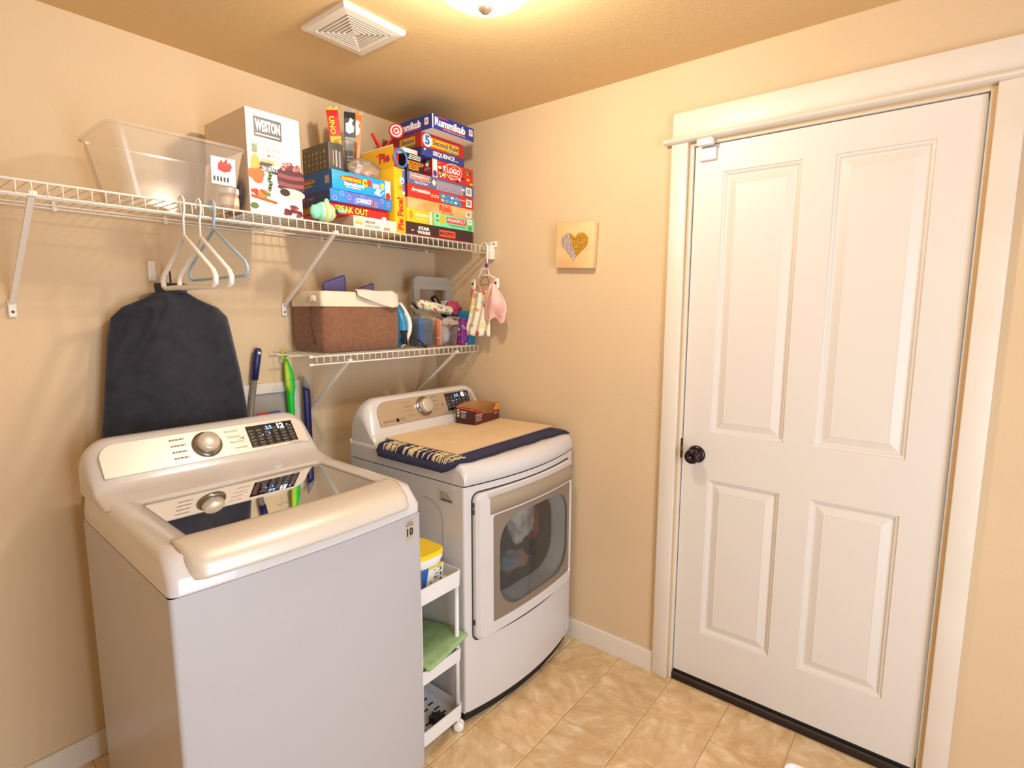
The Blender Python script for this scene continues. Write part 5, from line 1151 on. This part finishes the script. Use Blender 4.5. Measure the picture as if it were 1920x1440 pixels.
# ------------------------------------------------------------------ slim rolling cart between the machines
cwM = M('cart_white', '#e6e2de', .4)
cx0, cx1, cy0, cy1 = -.951, -.757, -.911, -.545
ca_ = thing('rolling_cart', 'slim white plastic three-tier rolling cart between the machines', 'cart', ((cx0+cx1)/2, -.73, 0))
def tray(z0, z1):
    g = G(); L2 = lambda i, z_: [(p[0], p[1], z_) for p in rr(cx0+i, cy0+i, cx1-i, cy1-i, .010, 3, 2)]
    g.loops([L2(.002, z0), L2(0, z1), L2(.004, z1), L2(.005, z0+.012)], sm=False, cap0=True, cap1=True); return g.build('tray', cwM, ca_)
for z0, z1 in ((.057, .110), (.284, .333), (.570, .628)): 
    tr = tray(z0, z1)
    if z0 < .1:
        for i in range(4):
            for j in range(7):
                sx_, sy_ = cx0+.030+i*.037, cy0+.045+j*.034+(.012 if i % 2 else 0)
                G().box(sx_, sy_, z0+.0122, sx_+.024, sy_+.007, z0+.0130).build('drain_slot', M('slot_dark', '#1d1a1a', .8), tr)
for px_ in (cx0+.0095, cx1-.012):
    for py2 in (cy0+.014, cy1-.014):
        G().lathe([(.0085, .10), (.0085, .57)], (px_, py2, 0), 'z', 12).build('post', cwM, ca_)
        if px_ < -.85: py2 += .07 if py2 < -.6 else 0
        cs2 = G().lathe([(.007, .030), (.007, .058)], (px_, py2, 0), 'z', 10).build('caster_fork', cwM, ca_)
        g = G(); g.lathe([(.012, -.016), (.019, -.013), (.0195, -.003), (.014, -.001), (.014, .001), (.0195, .003), (.019, .013), (.012, .016)], (px_+.004, py2, .0197), Vector((.8, .6, 0)), 20); g.build('caster_wheel', M('caster_white', '#efece8', .35), cs2)
tb = thing('detergent_tub', 'white plastic tub with a bright yellow lid on the cart', 'tub', (-.858, -.80, .583))
tz = .5825; TB = lambda hx, hy, z_, r_=.046: [(p[0], p[1], z_) for p in rr(-.858-hx, -.800-hy, -.858+hx, -.800+hy, r_, 6, 3)]
g = G(); g.loops([TB(.056, .062, tz), TB(.066, .073, tz+.100), TB(.070, .077, tz+.102), TB(.070, .077, tz+.118)], cap0=True, cap1=True, sm=False); bd_ = g.build('body', M('tub_white', '#eee9e2', .4), tb)
g = G(); g.loops([TB(.0715, .0785, tz+.118), TB(.0715, .0785, tz+.128), TB(.066, .073, tz+.132), TB(.060, .067, tz+.1305)], cap0=True, cap1=True, sm=False); g.build('lid', M('yellow_lid', '#f6d416', .35), tb)
tf = lambda u, v, e: (-.858-.045+u, -.800-.062-.011*(v/.100)-.0012-e, tz+v)
lb = fpoly(bd_, [(.0, .014), (.094, .014), (.098, .084), (-.004, .084)], C('#efeadb'), 'printed_label', tf, .0004)
fpoly(lb, [(.030, .074), (.098, .074), (.098, .084), (.030, .084)], C('#e8cf3a'), 'printed_panel', tf, .0008); fpoly(lb, [(.0, .014), (.020, .014), (.028, .084), (-.004, .084)], C('#1f5fae'), 'printed_panel', tf, .0008)
rnd = random.Random(2)
for i in range(14):
    u_, v_ = .032+.05*rnd.random(), .020+.05*rnd.random(); fpoly(lb, [(u_, v_), (u_+.012, v_), (u_+.012, v_+.003), (u_, v_+.003)], C('#7c7a78'), 'printed_line', tf, .0012)
for v_ in (.024, .042, .062): fpoly(lb, [(.086+.004*math.cos(t), v_+.005*math.sin(t)) for t in [2*PI*i/10 for i in range(10)]], C('#3a3f5c'), 'printed_shape', tf, .0012)
# green microfibre cloth on the middle tray
gc = M('green_microfibre', '#a3bf86', .95, noise_=('#93b276', 40, .3), bump=(140, .6, .003))
def gcl(u, v):
    x = -.932+.190*u; y = -.925+.235*v
    return (x, y, .347+.034*u**1.6*(1-v)**1.5+.012*math.sin(PI*v)+.003*nz(u*5, v*5, 1)-.006*(1-u)*(1-v))
g = G(); g.grid(gcl, 22, 22); o = g.build('microfibre_cloth', gc, org=(-.85, -.83, .335), solid=.010); tag(o, 'folded green microfibre cloth lying over the middle cart tray', 'cloth')
dsx, dsy = -.838, -.862
ds = thing('drain_stopper', 'round black ribbed drain stopper lying in the lowest cart tray', 'stopper', (dsx, dsy, .0705))
G().lathe([(.026, 0), (.030, .004), (.030, .010), (.022, .016), (.010, .018), (.0, .018)], (dsx, dsy, .0702), 'z', 24).build('cap', M('black_rubber', '#211f24', .45), ds)
for i in range(6):
    a = PI*i/3; G().box(-.003, .006, .014, .003, .026, .020, .001, 1, xf=Matrix.Translation((dsx, dsy, .0702)) @ Matrix.Rotation(a, 4, 'Z')).build('rib', M('black_rubber2', '#3a373c', .4), ds)

# ------------------------------------------------------------------ low white bin at the near edge of the floor
q = on('z', .108, 1522, 1486)
wb = thing('waste_bin', 'low white plastic bin on the floor near the door threshold', 'bin', (q.x, q.y, 0))
cxw, cyw = q.x, q.y
g = G(); WL = lambda hh, z_, r_=.03: [(p[0], p[1], z_) for p in rr(cxw-hh, cyw-hh, cxw+hh, cyw+hh, r_, 6, 2)]
g.loops([WL(.075, 0), WL(.085, .10), WL(.088, .104), WL(.085, .108), WL(.081, .104), WL(.072, .006)], cap0=True, cap1=True); g.build('tub', M('bin_white', '#e9e7e6', .4), wb)
